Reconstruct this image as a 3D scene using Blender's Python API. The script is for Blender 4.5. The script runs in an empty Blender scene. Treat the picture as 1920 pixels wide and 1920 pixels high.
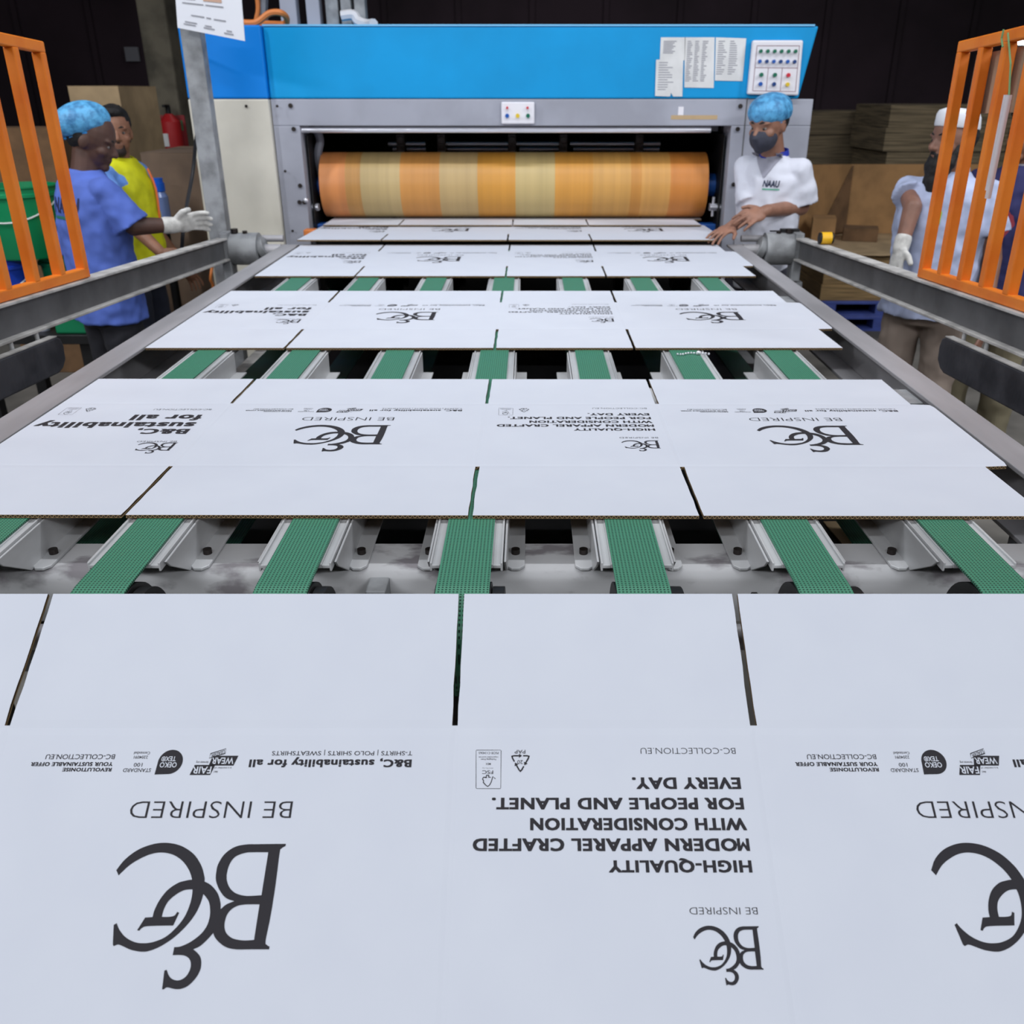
import bpy, bmesh, math, random
from mathutils import Vector, Matrix, Quaternion
from mathutils.bvhtree import BVHTree
random.seed(7)
PI = math.pi
SC = bpy.context.scene
COL = SC.collection

# ------------------------------------------------------------------ camera
PITCH = math.atan(787 / 1700.0)
CAM_H = 1.76
cam = bpy.data.cameras.new('camera'); cam_o = bpy.data.objects.new('camera', cam); COL.objects.link(cam_o)
cam.sensor_width = 36.0; cam.lens = 36.0 * 1700 / 1920
cam.shift_x = -33.0 / 1920
cam.clip_start = 0.05
cam_o.location = (0, 0, CAM_H); cam_o.rotation_euler = (PI / 2 - PITCH, 0, 0)
cam.dof.use_dof = True; cam.dof.focus_distance = 1.55; cam.dof.aperture_fstop = 7.0
SC.camera = cam_o

# ------------------------------------------------------------------ world, lamps, exposure
w = bpy.data.worlds.new('world'); SC.world = w; w.use_nodes = True
w.node_tree.nodes['Background'].inputs[0].default_value = (0.55, 0.62, 0.8, 1)
w.node_tree.nodes['Background'].inputs[1].default_value = 0.05
SC.view_settings.view_transform = 'Standard'; SC.view_settings.look = 'None'
SC.view_settings.exposure = 0.0; SC.view_settings.gamma = 1.0; SC.view_settings.use_curve_mapping = False

def strip(name, loc, sx, sy, energy, color=(0.93, 0.96, 1.0), aim=None, spread=180):
    l = bpy.data.lights.new(name, 'AREA'); l.shape = 'RECTANGLE'; l.size = sx; l.size_y = sy
    l.energy = energy; l.color = color; l.spread = math.radians(spread)
    o = bpy.data.objects.new(name, l); COL.objects.link(o); o.location = loc
    if aim: o.rotation_euler = (Vector(aim) - Vector(loc)).to_track_quat('-Z', 'Y').to_euler()
    return o
strip('lamp_over_conveyor', (-0.1, 3.0, 4.6), 3.4, 0.14, 62, aim=(-0.1, 3.4, 0.0), spread=140)
strip('lamp_over_stacker', (-0.3, -2.1, 4.6), 3.6, 0.3, 60, aim=(-0.3, -0.8, 0.0), spread=150)
strip('fill_rear_left', (-3.4, -3.6, 4.6), 3.0, 0.3, 95, aim=(-0.8, 4.0, 1.2), spread=150)  # added fill behind the camera, brightens the upright faces
strip('fill_rear_right', (3.4, -3.6, 4.6), 3.0, 0.3, 95, aim=(0.8, 4.0, 1.2), spread=150)  # same added fill from the rear right
strip('fill_left_bay', (-4.6, 2.2, 4.6), 0.3, 2.4, 75, aim=(-3.2, 4.0, 0.6), spread=120)  # added side fill, lights the left gate and goods
strip('fill_right_bay', (4.6, 2.4, 4.6), 0.3, 2.4, 80, aim=(3.2, 4.6, 0.6), spread=120)  # added side fill for the right gate and goods

strip('fill_back_bay', (1.0, 9.2, 6.2), 6.0, 0.3, 30, aim=(1.0, 10.5, 0.0), spread=170)  # weak added fill that lifts the back walls and board stacks

# ------------------------------------------------------------------ helpers
def s2l(c):
    c = c / 255.0
    return c / 12.92 if c <= 0.04045 else ((c + 0.055) / 1.055) ** 2.4
def rgb(t): return (s2l(t[0]), s2l(t[1]), s2l(t[2]), 1)

def at(u, v, Y=None, z=None, X=None):
    """point of the place that lies in the given plane along the sight line of a photo pixel"""
    dx = (u - 993) / 1700.0; dv = (v - 960) / 1700.0
    c, s = math.cos(PITCH), math.sin(PITCH)
    f = c - dv * s; d = s + dv * c
    if Y is not None: t = Y / f
    elif z is not None: t = (CAM_H - z) / d
    else: t = X / dx
    return Vector((dx * t, f * t, CAM_H - d * t))

MATS = {}
def mat(name, col, rough=0.6, metal=0.0, var=0.0, scale=8.0, bump=0.0, bscale=60.0, col2=None, spec=0.5, stretch=None, detail=4.0, ramp=(0.36, 0.6)):
    if name in MATS: return MATS[name]
    m = bpy.data.materials.new(name); m.use_nodes = True
    nt = m.node_tree; b = nt.nodes['Principled BSDF']
    b.inputs['Roughness'].default_value = rough; b.inputs['Metallic'].default_value = metal
    b.inputs['Specular IOR Level'].default_value = spec
    b.inputs['Base Color'].default_value = rgb(col)
    tc = nt.nodes.new('ShaderNodeTexCoord')
    src = tc.outputs['Object']
    if stretch:
        mp = nt.nodes.new('ShaderNodeMapping'); mp.inputs['Scale'].default_value = stretch
        nt.links.new(src, mp.inputs['Vector']); src = mp.outputs['Vector']
    if var or col2:
        n = nt.nodes.new('ShaderNodeTexNoise'); n.inputs['Scale'].default_value = scale; n.inputs['Detail'].default_value = detail
        nt.links.new(src, n.inputs['Vector'])
        r = nt.nodes.new('ShaderNodeValToRGB')
        c2 = col2 if col2 else tuple(max(0, c * (1 - var)) for c in col)
        r.color_ramp.elements[0].color = rgb(c2); r.color_ramp.elements[0].position = ramp[0]
        r.color_ramp.elements[1].color = rgb(col); r.color_ramp.elements[1].position = ramp[1]
        nt.links.new(n.outputs['Fac'], r.inputs['Fac']); nt.links.new(r.outputs['Color'], b.inputs['Base Color'])
    if bump:
        n2 = nt.nodes.new('ShaderNodeTexNoise'); n2.inputs['Scale'].default_value = bscale; n2.inputs['Detail'].default_value = 3
        nt.links.new(src, n2.inputs['Vector'])
        bp = nt.nodes.new('ShaderNodeBump'); bp.inputs['Strength'].default_value = bump; bp.inputs['Distance'].default_value = 0.01
        nt.links.new(n2.outputs['Fac'], bp.inputs['Height']); nt.links.new(bp.outputs['Normal'], b.inputs['Normal'])
    MATS[name] = m
    return m

def catmull(pts, n=6, closed=False):
    out = []
    N = len(pts); P = [Vector(p) for p in pts]
    rng = range(N) if closed else range(N - 1)
    for i in rng:
        p0 = P[(i - 1) % N] if closed or i > 0 else P[i]
        p1 = P[i]; p2 = P[(i + 1) % N]
        p3 = P[(i + 2) % N] if closed or i + 2 < N else P[(i + 1) % N]
        for k in range(n):
            t = k / n
            out.append(0.5 * ((2 * p1) + (p2 - p0) * t + (2 * p0 - 5 * p1 + 4 * p2 - p3) * t * t + (3 * p1 - p0 - 3 * p2 + p3) * t ** 3))
    if not closed: out.append(P[-1])
    return out

class MB:
    """collects shapes into one mesh"""
    def __init__(s): s.v = []; s.f = []; s.m = []; s.mi = 0
    def add(s, vs, fs):
        o = len(s.v); s.v += [Vector(v) for v in vs]
        for f in fs: s.f.append([i + o for i in f]); s.m.append(s.mi)
        return s
    def box(s, x0, x1, y0, y1, z0, z1, M=None):
        vs = [Vector((x, y, z)) for x in (x0, x1) for y in (y0, y1) for z in (z0, z1)]
        if M: vs = [M @ v for v in vs]
        return s.add(vs, [(0, 1, 3, 2), (4, 6, 7, 5), (0, 4, 5, 1), (2, 3, 7, 6), (0, 2, 6, 4), (1, 5, 7, 3)])
    def hexa(s, a, b):   # two matching quads
        vs = list(a) + list(b); n = len(a)
        fs = [list(range(n))[::-1], [n + i for i in range(n)]] + [(i, (i + 1) % n, n + (i + 1) % n, n + i) for i in range(n)]
        return s.add(vs, fs)
    def prism(s, poly, off):
        off = Vector(off); a = [Vector(p) for p in poly]
        return s.hexa(a, [p + off for p in a])
    def cyl(s, p0, p1, r0, r1=None, n=24, caps=True):
        r1 = r0 if r1 is None else r1
        p0 = Vector(p0); p1 = Vector(p1); q = (p1 - p0).to_track_quat('Z', 'Y')
        a = [p0 + q @ Vector((math.cos(2 * PI * i / n) * r0, math.sin(2 * PI * i / n) * r0, 0)) for i in range(n)]
        b = [p1 + q @ Vector((math.cos(2 * PI * i / n) * r1, math.sin(2 * PI * i / n) * r1, 0)) for i in range(n)]
        fs = [(i, (i + 1) % n, n + (i + 1) % n, n + i) for i in range(n)]
        if caps: fs += [list(range(n))[::-1], [n + i for i in range(n)]]
        return s.add(a + b, fs)
    def tube(s, pts, r, n=8, smooth=0):
        P = catmull(pts, smooth) if smooth else [Vector(p) for p in pts]
        rings = []; up = None
        for i, p in enumerate(P):
            d = (P[min(i + 1, len(P) - 1)] - P[max(i - 1, 0)]).normalized()
            if up is None: up = d.orthogonal().normalized()
            up = (up - d * up.dot(d)).normalized(); sd = d.cross(up)
            rr = r[i] if isinstance(r, (list, tuple)) else r
            rings.append([p + up * math.cos(2 * PI * k / n) * rr + sd * math.sin(2 * PI * k / n) * rr for k in range(n)])
        return s.rings(rings)
    def rings(s, rings):
        n = len(rings[0]); vs = [v for r in rings for v in r]; fs = []
        for i in range(len(rings) - 1):
            for k in range(n): fs.append((i * n + k, i * n + (k + 1) % n, (i + 1) * n + (k + 1) % n, (i + 1) * n + k))
        fs.append(list(range(n))[::-1]); fs.append([(len(rings) - 1) * n + k for k in range(n)])
        return s.add(vs, fs)
    def cap(s, p0, r0, p1, r1, n=14):
        p0 = Vector(p0); p1 = Vector(p1); d = p1 - p0
        if d.length < 1e-6: d = Vector((0, 0, 1e-4)); p1 = p0 + d
        q = d.to_track_quat('Z', 'Y'); rings = []
        seq = [(p0, r0, -80), (p0, r0, -50), (p0, r0, -20), (p0, r0, 0), (p1, r1, 0), (p1, r1, 20), (p1, r1, 50), (p1, r1, 80)]
        for p, r, a in seq:
            a = math.radians(a)
            rings.append([p + q @ Vector((math.cos(2 * PI * k / n) * r * math.cos(a), math.sin(2 * PI * k / n) * r * math.cos(a), r * math.sin(a))) for k in range(n)])
        return s.rings(rings)
    def ell(s, c, r, R=None, n=20, m=12):
        c = Vector(c); R = R or Matrix.Identity(3); rings = []
        for i in range(m + 1):
            a = -PI / 2 + PI * (i + 0.02 if i == 0 else i - 0.02 if i == m else i) / m
            rings.append([c + R @ Vector((r[0] * math.cos(a) * math.cos(2 * PI * k / n), r[1] * math.cos(a) * math.sin(2 * PI * k / n), r[2] * math.sin(a))) for k in range(n)])
        return s.rings(rings)
    def build(s, name, mats, parent=None, bevel=0, smooth=False, auto=None, seg=2, loc=None):
        me = bpy.data.meshes.new(name)
        me.from_pydata([tuple(v) for v in s.v], [], s.f)
        if not isinstance(mats, (list, tuple)): mats = [mats]
        for m in mats: me.materials.append(m)
        for p, i in zip(me.polygons, s.m): p.material_index = i
        bm = bmesh.new(); bm.from_mesh(me); bmesh.ops.recalc_face_normals(bm, faces=bm.faces); bm.to_mesh(me); bm.free()
        o = bpy.data.objects.new(name, me); COL.objects.link(o)
        if parent:
            o.parent = parent
            me.transform(Matrix.Translation(-Vector(parent_loc(parent))))
        elif loc is not None:
            me.transform(Matrix.Translation(-Vector(loc))); o.location = loc
        if bevel:
            b = o.modifiers.new('bevel', 'BEVEL'); b.width = bevel; b.segments = seg; b.limit_method = 'ANGLE'; b.angle_limit = math.radians(40)
        if smooth: smooth_by_angle(me, auto or 40)
        return o

def smooth_by_angle(me, ang):
    for p in me.polygons: p.use_smooth = True
    bm = bmesh.new(); bm.from_mesh(me); a = math.radians(ang)
    for e in bm.edges:
        e.smooth = not (len(e.link_faces) == 2 and e.calc_face_angle(0) > a)
    bm.to_mesh(me); bm.free()

def parent_loc(p):
    v = Vector((0, 0, 0))
    while p: v += p.location; p = p.parent
    return v

def tag(o, label, cat, group=None, kind=None):
    if label: o['label'] = label
    if cat: o['category'] = cat
    if group: o['group'] = group
    if kind: o['kind'] = kind
    return o
def thing(name, loc, label, cat, group=None):
    o = bpy.data.objects.new(name, None); COL.objects.link(o); o.location = loc; o.empty_display_size = 0.1
    return tag(o, label, cat, group)
def struct(o): o['kind'] = 'structure'; return o
def copy_tree(o, loc):
    r = o.copy(); COL.objects.link(r); r.location = loc
    for ch in list(o.children):
        c = ch.copy(); COL.objects.link(c); c.parent = r
        for g in list(ch.children):
            d = g.copy(); COL.objects.link(d); d.parent = c
    return r

def text_mesh(body, bold=0.0, shear=0.0, spacing=1.0):
    """lettering at cap height 1, baseline 0: returns verts, faces, width"""
    def make(t):
        cu = bpy.data.curves.new('lettering', 'FONT'); cu.body = t; cu.size = 1.0; cu.offset = bold; cu.shear = shear
        cu.space_character = spacing; cu.resolution_u = 3; cu.fill_mode = 'FRONT'
        o = bpy.data.objects.new('lettering', cu); COL.objects.link(o)
        dg = bpy.context.evaluated_depsgraph_get(); dg.update()
        me = bpy.data.meshes.new_from_object(o.evaluated_get(dg))
        vs = [v.co.copy() for v in me.vertices]; fs = [list(p.vertices) for p in me.polygons]
        bpy.data.objects.remove(o); bpy.data.meshes.remove(me); bpy.data.curves.remove(cu)
        return vs, fs
    key = (bold, shear)
    if key not in CAPH:
        hv, _ = make('H'); CAPH[key] = (min(v.y for v in hv), max(v.y for v in hv))
    y0, y1 = CAPH[key]; vs, fs = make(body)
    x0 = min(v.x for v in vs); x1 = max(v.x for v in vs)
    return [((v.x - x0) / (x1 - x0), (v.y - y0) / (y1 - y0)) for v in vs], fs
CAPH = {}

def fill_curves(splines):
    """closed outlines (first outer, others holes) -> filled flat mesh"""
    cu = bpy.data.curves.new('outline', 'CURVE'); cu.dimensions = '2D'; cu.fill_mode = 'BOTH'
    for pts in splines:
        sp = cu.splines.new('POLY'); sp.points.add(len(pts) - 1); sp.use_cyclic_u = True
        for q, p in zip(sp.points, pts): q.co = (p[0], p[1], 0, 1)
    o = bpy.data.objects.new('outline', cu); COL.objects.link(o)
    dg = bpy.context.evaluated_depsgraph_get(); dg.update()
    me = bpy.data.meshes.new_from_object(o.evaluated_get(dg))
    vs = [(v.co.x, v.co.y) for v in me.vertices]; fs = [list(p.vertices) for p in me.polygons]
    bpy.data.objects.remove(o); bpy.data.meshes.remove(me); bpy.data.curves.remove(cu)
    return vs, fs
def smooth_outline(pts, n=5):
    """points flagged with a third value are corners"""
    idx = [i for i, p in enumerate(pts) if len(p) > 2]
    out = []
    for a, i in enumerate(idx):
        j = idx[(a + 1) % len(idx)]; run = [pts[(i + k) % len(pts)][:2] for k in range((j - i) % len(pts) + 1)]
        if len(run) < 3: out.append(Vector(run[0]))
        else: out += catmull(run, n)[:-1]
    return out
TEXTS =  [["BC-COLLECTION.EU", 0.3714, -0.2308, 0.1251, 0.0079, "L"], ["EVERY DAY.", 0.3727, -0.2699, 0.1402, 0.0152, "K"], ["FOR PEOPLE AND PLANET.", 0.3733, -0.2961, 0.3216, 0.0149, "K"], ["WITH CONSIDERATION", 0.3735, -0.3216, 0.2729, 0.0152, "K"], ["ODERN APPAREL CRAFTED", 0.3586, -0.3466, 0.3295, 0.0154, "K"], ["HIGH-QUALITY", 0.3734, -0.3728, 0.1763, 0.0144, "K"], ["BE INSPIRED", 0.3732, -0.4269, 0.0816, 0.0078, "L"], ["PAP", 0.0944, -0.2335, 0.0141, 0.0049, "R"], ["20", 0.0912, -0.2473, 0.0074, 0.005, "R"], ["FSC\u00ae C134265", 0.0591, -0.2362, 0.0261, 0.0029, "R"], ["responsible sources", 0.0589, -0.2423, 0.0257, 0.0018, "R"], ["Packaging from", 0.0561, -0.2452, 0.02, 0.0021, "R"], ["MIX", 0.0492, -0.2509, 0.0067, 0.0028, "R"], ["www.fsc.org", 0.0525, -0.2573, 0.014, 0.0014, "L"], ["FSC", 0.0526, -0.2608, 0.0143, 0.0046, "R"], ["T-SHIRTS | POLO SHIRTS | SWEATSHIRTS", -0.0544, -0.2351, 0.1848, 0.0057, "R"], ["B&C, sustainability for all", -0.0544, -0.2463, 0.2126, 0.0103, "K"], ["STANDARD", -0.3933, -0.258, 0.0363, 0.0049, "R"], ["100", -0.4062, -0.2509, 0.0112, 0.005, "R"], ["2204091", -0.4014, -0.2413, 0.0183, 0.0039, "R"], ["Centexbel", -0.3998, -0.2359, 0.0211, 0.0036, "R"], ["REVOLUTIONISE", -0.4448, -0.2573, 0.0639, 0.0049, "K"], ["YOUR SUSTAINABLE OFFER", -0.445, -0.2498, 0.1074, 0.0053, "K"], ["BC-COLLECTION.EU", -0.4448, -0.2395, 0.0908, 0.0064, "R"], ["BE INSPIRED", -0.2023, -0.3008, 0.2058, 0.0208, "L"], ["is a member of", -0.2889, -0.2566, 0.0223, 0.0021, "R"], ["fairwear.org", -0.3205, -0.2488, 0.0161, 0.0028, "R"], ["B&C", -0.3061, -0.2615, 0.0056, 0.0021, "R"], ["OEKO", -0.3612, -0.2502, 0.0221, 0.0067, "W"], ["TEX\u00ae", -0.3639, -0.2423, 0.019, 0.0064, "W"], ["FAIR", -0.3149, -0.2558, 0.0244, 0.0092, "W"], ["WEAR", -0.2877, -0.2438, 0.0288, 0.0085, "W"], ["BC-COLLECTION.EU", -0.6328, -0.2418, 0.132, 0.0097, "L"], ["for all", -0.6364, -0.2838, 0.1575, 0.0387, "K"], ["sustainability", -0.6352, -0.3351, 0.3516, 0.0387, "K"], ["B&C,", -0.6345, -0.379, 0.1137, 0.0322, "K"], ["BE INSPIRED", -0.6373, -0.4538, 0.0829, 0.008, "L"]]
LOGO =  {"C": [[[-0.4072, -0.3844, 1], [-0.3993, -0.3714], [-0.3859, -0.3601], [-0.3687, -0.3534], [-0.3515, -0.352], [-0.3332, -0.3558], [-0.3162, -0.3654], [-0.3043, -0.3785], [-0.2977, -0.3914], [-0.2961, -0.3983], [-0.2949, -0.4132], [-0.2982, -0.4301], [-0.306, -0.4446], [-0.3185, -0.4588], [-0.3328, -0.4691], [-0.3457, -0.4744], [-0.3549, -0.4753], [-0.3671, -0.4734], [-0.3775, -0.4696], [-0.3838, -0.4677], [-0.3887, -0.4694, 1], [-0.3903, -0.4675, 1], [-0.3946, -0.4462, 1], [-0.3915, -0.4444, 1], [-0.3868, -0.4512], [-0.3776, -0.4594], [-0.3657, -0.4648], [-0.3547, -0.4662], [-0.3432, -0.4648], [-0.3302, -0.4594], [-0.3204, -0.4501], [-0.3131, -0.4391], [-0.3095, -0.4279], [-0.3082, -0.4166], [-0.3091, -0.4064], [-0.3122, -0.3948], [-0.3188, -0.3832], [-0.3296, -0.3726], [-0.3422, -0.366], [-0.3564, -0.3636], [-0.3696, -0.3657], [-0.383, -0.372], [-0.3935, -0.3797], [-0.4028, -0.3905, 1]]], "A": [[[-0.3591, -0.4382, 1], [-0.3503, -0.4377, 1], [-0.3499, -0.4301], [-0.3464, -0.4189], [-0.3393, -0.4075], [-0.3288, -0.3995], [-0.3196, -0.3966], [-0.3119, -0.3954], [-0.3039, -0.3958], [-0.2959, -0.3977], [-0.2867, -0.4024], [-0.2778, -0.4109], [-0.2724, -0.4212], [-0.2707, -0.429], [-0.27, -0.4391], [-0.2717, -0.449], [-0.2749, -0.4556], [-0.2818, -0.4642], [-0.2878, -0.4696], [-0.2946, -0.4728, 1], [-0.2888, -0.4766], [-0.2843, -0.4814], [-0.2821, -0.4877], [-0.2821, -0.4951], [-0.2857, -0.5034], [-0.2923, -0.5106], [-0.2997, -0.5139], [-0.3065, -0.5143], [-0.3137, -0.5129], [-0.3172, -0.5127], [-0.3199, -0.5147, 1], [-0.3218, -0.5144, 1], [-0.3235, -0.4951, 1], [-0.3208, -0.4944, 1], [-0.3179, -0.4992], [-0.3135, -0.5034], [-0.3067, -0.5053], [-0.3006, -0.5039], [-0.2958, -0.4992], [-0.2938, -0.4919], [-0.2952, -0.4856], [-0.299, -0.4814], [-0.3059, -0.479], [-0.3174, -0.4789, 1], [-0.3174, -0.4704, 1], [-0.3102, -0.4696], [-0.2995, -0.4648], [-0.2893, -0.4566], [-0.2839, -0.4479], [-0.2822, -0.438], [-0.2834, -0.429], [-0.2869, -0.42], [-0.2945, -0.4123], [-0.3013, -0.4087], [-0.3092, -0.4067], [-0.3186, -0.4075], [-0.3273, -0.4121], [-0.3353, -0.42], [-0.3387, -0.429], [-0.3393, -0.4374, 1], [-0.3309, -0.4374], [-0.3246, -0.436], [-0.3222, -0.4318, 1], [-0.3196, -0.4329, 1], [-0.3236, -0.447, 1], [-0.3531, -0.4477], [-0.3598, -0.4495], [-0.3628, -0.4528, 1], [-0.3654, -0.4521, 1]]], "B": [[[-0.2037, -0.3532, 1], [-0.2037, -0.3558, 1], [-0.2085, -0.3589], [-0.2098, -0.3642], [-0.2091, -0.3995], [-0.2095, -0.4357], [-0.2111, -0.4632], [-0.2089, -0.468], [-0.2055, -0.4698, 1], [-0.2055, -0.4728, 1], [-0.2272, -0.4728], [-0.2448, -0.4728], [-0.2571, -0.4702], [-0.2677, -0.4637], [-0.2738, -0.4566], [-0.2761, -0.4479], [-0.2766, -0.4391], [-0.2737, -0.4324], [-0.2697, -0.4279], [-0.2645, -0.4234], [-0.2561, -0.42, 1], [-0.2671, -0.4161], [-0.276, -0.4075], [-0.2822, -0.3972], [-0.284, -0.3879], [-0.2835, -0.3773], [-0.2777, -0.3654], [-0.2668, -0.357], [-0.2536, -0.354], [-0.2412, -0.3536]], [[-0.224, -0.3633, 1], [-0.2243, -0.4132, 1], [-0.2335, -0.4138], [-0.2445, -0.4138], [-0.2559, -0.4109], [-0.2643, -0.4047], [-0.2693, -0.396], [-0.2707, -0.3867], [-0.2689, -0.3761], [-0.2635, -0.3684], [-0.253, -0.3642], [-0.242, -0.3633]], [[-0.2249, -0.4236, 1], [-0.225, -0.4626, 1], [-0.2347, -0.4632], [-0.2431, -0.4626], [-0.2518, -0.4604], [-0.2586, -0.4556], [-0.2621, -0.4495], [-0.263, -0.4413], [-0.2605, -0.4324], [-0.2532, -0.4262], [-0.2427, -0.4238]]]}
# ------------------------------------------------------------------ materials
M_floor = mat('floor_concrete', (128, 124, 118), 0.75, var=0.35, scale=1.6, bump=0.15, bscale=25)
M_dark = mat('wall_dark', (66, 52, 61), 0.9, var=0.3, scale=0.7)
M_rail = mat('brushed_steel', (172, 170, 174), 0.5, 0.15, var=0.16, scale=7, bump=0.05, stretch=(1, 0.15, 1))
M_alu = mat('aluminium', (204, 205, 207), 0.45, 0.15, var=0.14, scale=9, bump=0.04, stretch=(1, 0.3, 1))
M_cross = mat('scuffed_steel', (188, 188, 190), 0.6, 0.05, col2=(128, 124, 128), scale=13, bump=0.05, stretch=(0.6, 1.0, 1.0), detail=9, ramp=(0.38, 0.47))
M_arm = mat('grey_arm_paint', (104, 104, 106), 0.6, 0.1, var=0.18, scale=6, bump=0.05)
M_armlip = mat('pale_arm_edge', (196, 193, 190), 0.6, 0.0, var=0.2, scale=14)
M_cast = mat('cast_grey', (158, 160, 163), 0.55, 0.08, var=0.22, scale=12, bump=0.06)
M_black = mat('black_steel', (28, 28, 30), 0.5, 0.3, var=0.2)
M_bolt = mat('dark_bolt', (62, 56, 54), 0.45, 0.7, var=0.2, scale=60)
M_chrome = mat('chrome', (225, 226, 234), 0.28, 0.6)
M_orange = mat('orange_paint', (236, 130, 30), 0.5, 0.0, col2=(222, 108, 8), scale=5, bump=0.06, detail=6)
M_blue = mat('press_blue', (0, 152, 216), 0.5, var=0.06, scale=2, spec=0.3)
M_cream = mat('press_cream', (216, 211, 198), 0.6, var=0.08, scale=2.5)
M_grey = mat('press_grey', (166, 168, 180), 0.55, 0.1, var=0.1, scale=3)
M_white = mat('white_panel', (228, 226, 232), 0.5)
M_paper = mat('paper', (222, 222, 222), 0.85, var=0.06, scale=9)
M_print = mat('grey_print', (150, 150, 158), 0.9)
M_kraft = mat('kraft_board', (168, 128, 84), 0.85, var=0.12, scale=6)
M_kraftd = mat('kraft_dark', (122, 92, 64), 0.9, var=0.2, scale=6)
M_kraftp = mat('kraft_pale', (186, 160, 124), 0.88, var=0.12, scale=5)
M_ink = mat('black_ink', (34, 31, 38), 0.75)
M_dullblue = mat('blue_guard', (14, 74, 150), 0.5)

def M_flute():
    m = bpy.data.materials.new('flute_edge'); m.use_nodes = True; nt = m.node_tree; b = nt.nodes['Principled BSDF']
    b.inputs['Roughness'].default_value = 0.9
    tc = nt.nodes.new('ShaderNodeTexCoord'); sp = nt.nodes.new('ShaderNodeSeparateXYZ'); nt.links.new(tc.outputs['Object'], sp.inputs[0])
    def mth(op, a, bb=None):
        n = nt.nodes.new('ShaderNodeMath'); n.operation = op
        for i, q in enumerate((a, bb)):
            if q is None: continue
            if isinstance(q, (int, float)): n.inputs[i].default_value = q
            else: nt.links.new(q, n.inputs[i])
        return n.outputs[0]
    zn = mth('MULTIPLY', sp.outputs['Z'], 1 / 0.006)
    wv = mth('ADD', mth('MULTIPLY', mth('SINE', mth('MULTIPLY', sp.outputs['X'], 2 * PI / 0.0085)), 0.38), 0.5)
    line = mth('LESS_THAN', mth('ABSOLUTE', mth('SUBTRACT', zn, wv)), 0.17)
    edge = mth('GREATER_THAN', mth('ABSOLUTE', mth('SUBTRACT', zn, 0.5)), 0.4)
    mx = nt.nodes.new('ShaderNodeMix'); mx.data_type = 'RGBA'
    mx.inputs[6].default_value = rgb((52, 40, 28)); mx.inputs[7].default_value = rgb((150, 124, 86))
    nt.links.new(mth('MAXIMUM', line, edge), mx.inputs[0]); nt.links.new(mx.outputs[2], b.inputs['Base Color'])
    return m
M_flute = M_flute()

def M_board():
    m = bpy.data.materials.new('white_board'); m.use_nodes = True; nt = m.node_tree; b = nt.nodes['Principled BSDF']
    b.inputs['Roughness'].default_value = 0.62; b.inputs['Specular IOR Level'].default_value = 0.3
    tc = nt.nodes.new('ShaderNodeTexCoord'); sp = nt.nodes.new('ShaderNodeSeparateXYZ'); nt.links.new(tc.outputs['Object'], sp.inputs[0])
    n = nt.nodes.new('ShaderNodeTexNoise'); n.inputs['Scale'].default_value = 9; n.inputs['Detail'].default_value = 6
    nt.links.new(tc.outputs['Object'], n.inputs['Vector'])
    r = nt.nodes.new('ShaderNodeValToRGB'); r.color_ramp.elements[0].color = rgb((205, 209, 221)); r.color_ramp.elements[1].color = rgb((213, 217, 227))
    nt.links.new(n.outputs['Fac'], r.inputs[0]); nt.links.new(r.outputs[0], b.inputs['Base Color'])
    prev = None
    def mth(op, a, bb=None):
        q = nt.nodes.new('ShaderNodeMath'); q.operation = op
        for i, x in enumerate((a, bb)):
            if x is None: continue
            if isinstance(x, (int, float)): q.inputs[i].default_value = x
            else: nt.links.new(x, q.inputs[i])
        return q.outputs[0]
    for ax, c, wd in (('Y', -0.203, 0.011), ('Y', -0.592, 0.011), ('X', -0.6, 0.006), ('X', 0.0, 0.006), ('X', 0.4, 0.006)):
        d = mth('MINIMUM', mth('MULTIPLY', mth('ABSOLUTE', mth('SUBTRACT', sp.outputs[ax], c)), 1 / wd), 1.0)
        prev = d if prev is None else mth('MINIMUM', prev, d)
    n3 = nt.nodes.new('ShaderNodeTexNoise'); n3.inputs['Scale'].default_value = 130
    mp = nt.nodes.new('ShaderNodeMapping'); mp.inputs['Scale'].default_value = (1, 0.05, 1)
    nt.links.new(tc.outputs['Object'], mp.inputs[0]); nt.links.new(mp.outputs[0], n3.inputs['Vector'])
    h = mth('ADD', prev, mth('MULTIPLY', n3.outputs['Fac'], 0.12))
    bp = nt.nodes.new('ShaderNodeBump'); bp.inputs['Strength'].default_value = 0.35; bp.inputs['Distance'].default_value = 0.0018
    nt.links.new(h, bp.inputs['Height']); nt.links.new(bp.outputs[0], b.inputs['Normal'])
    return m
M_board = M_board()

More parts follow.
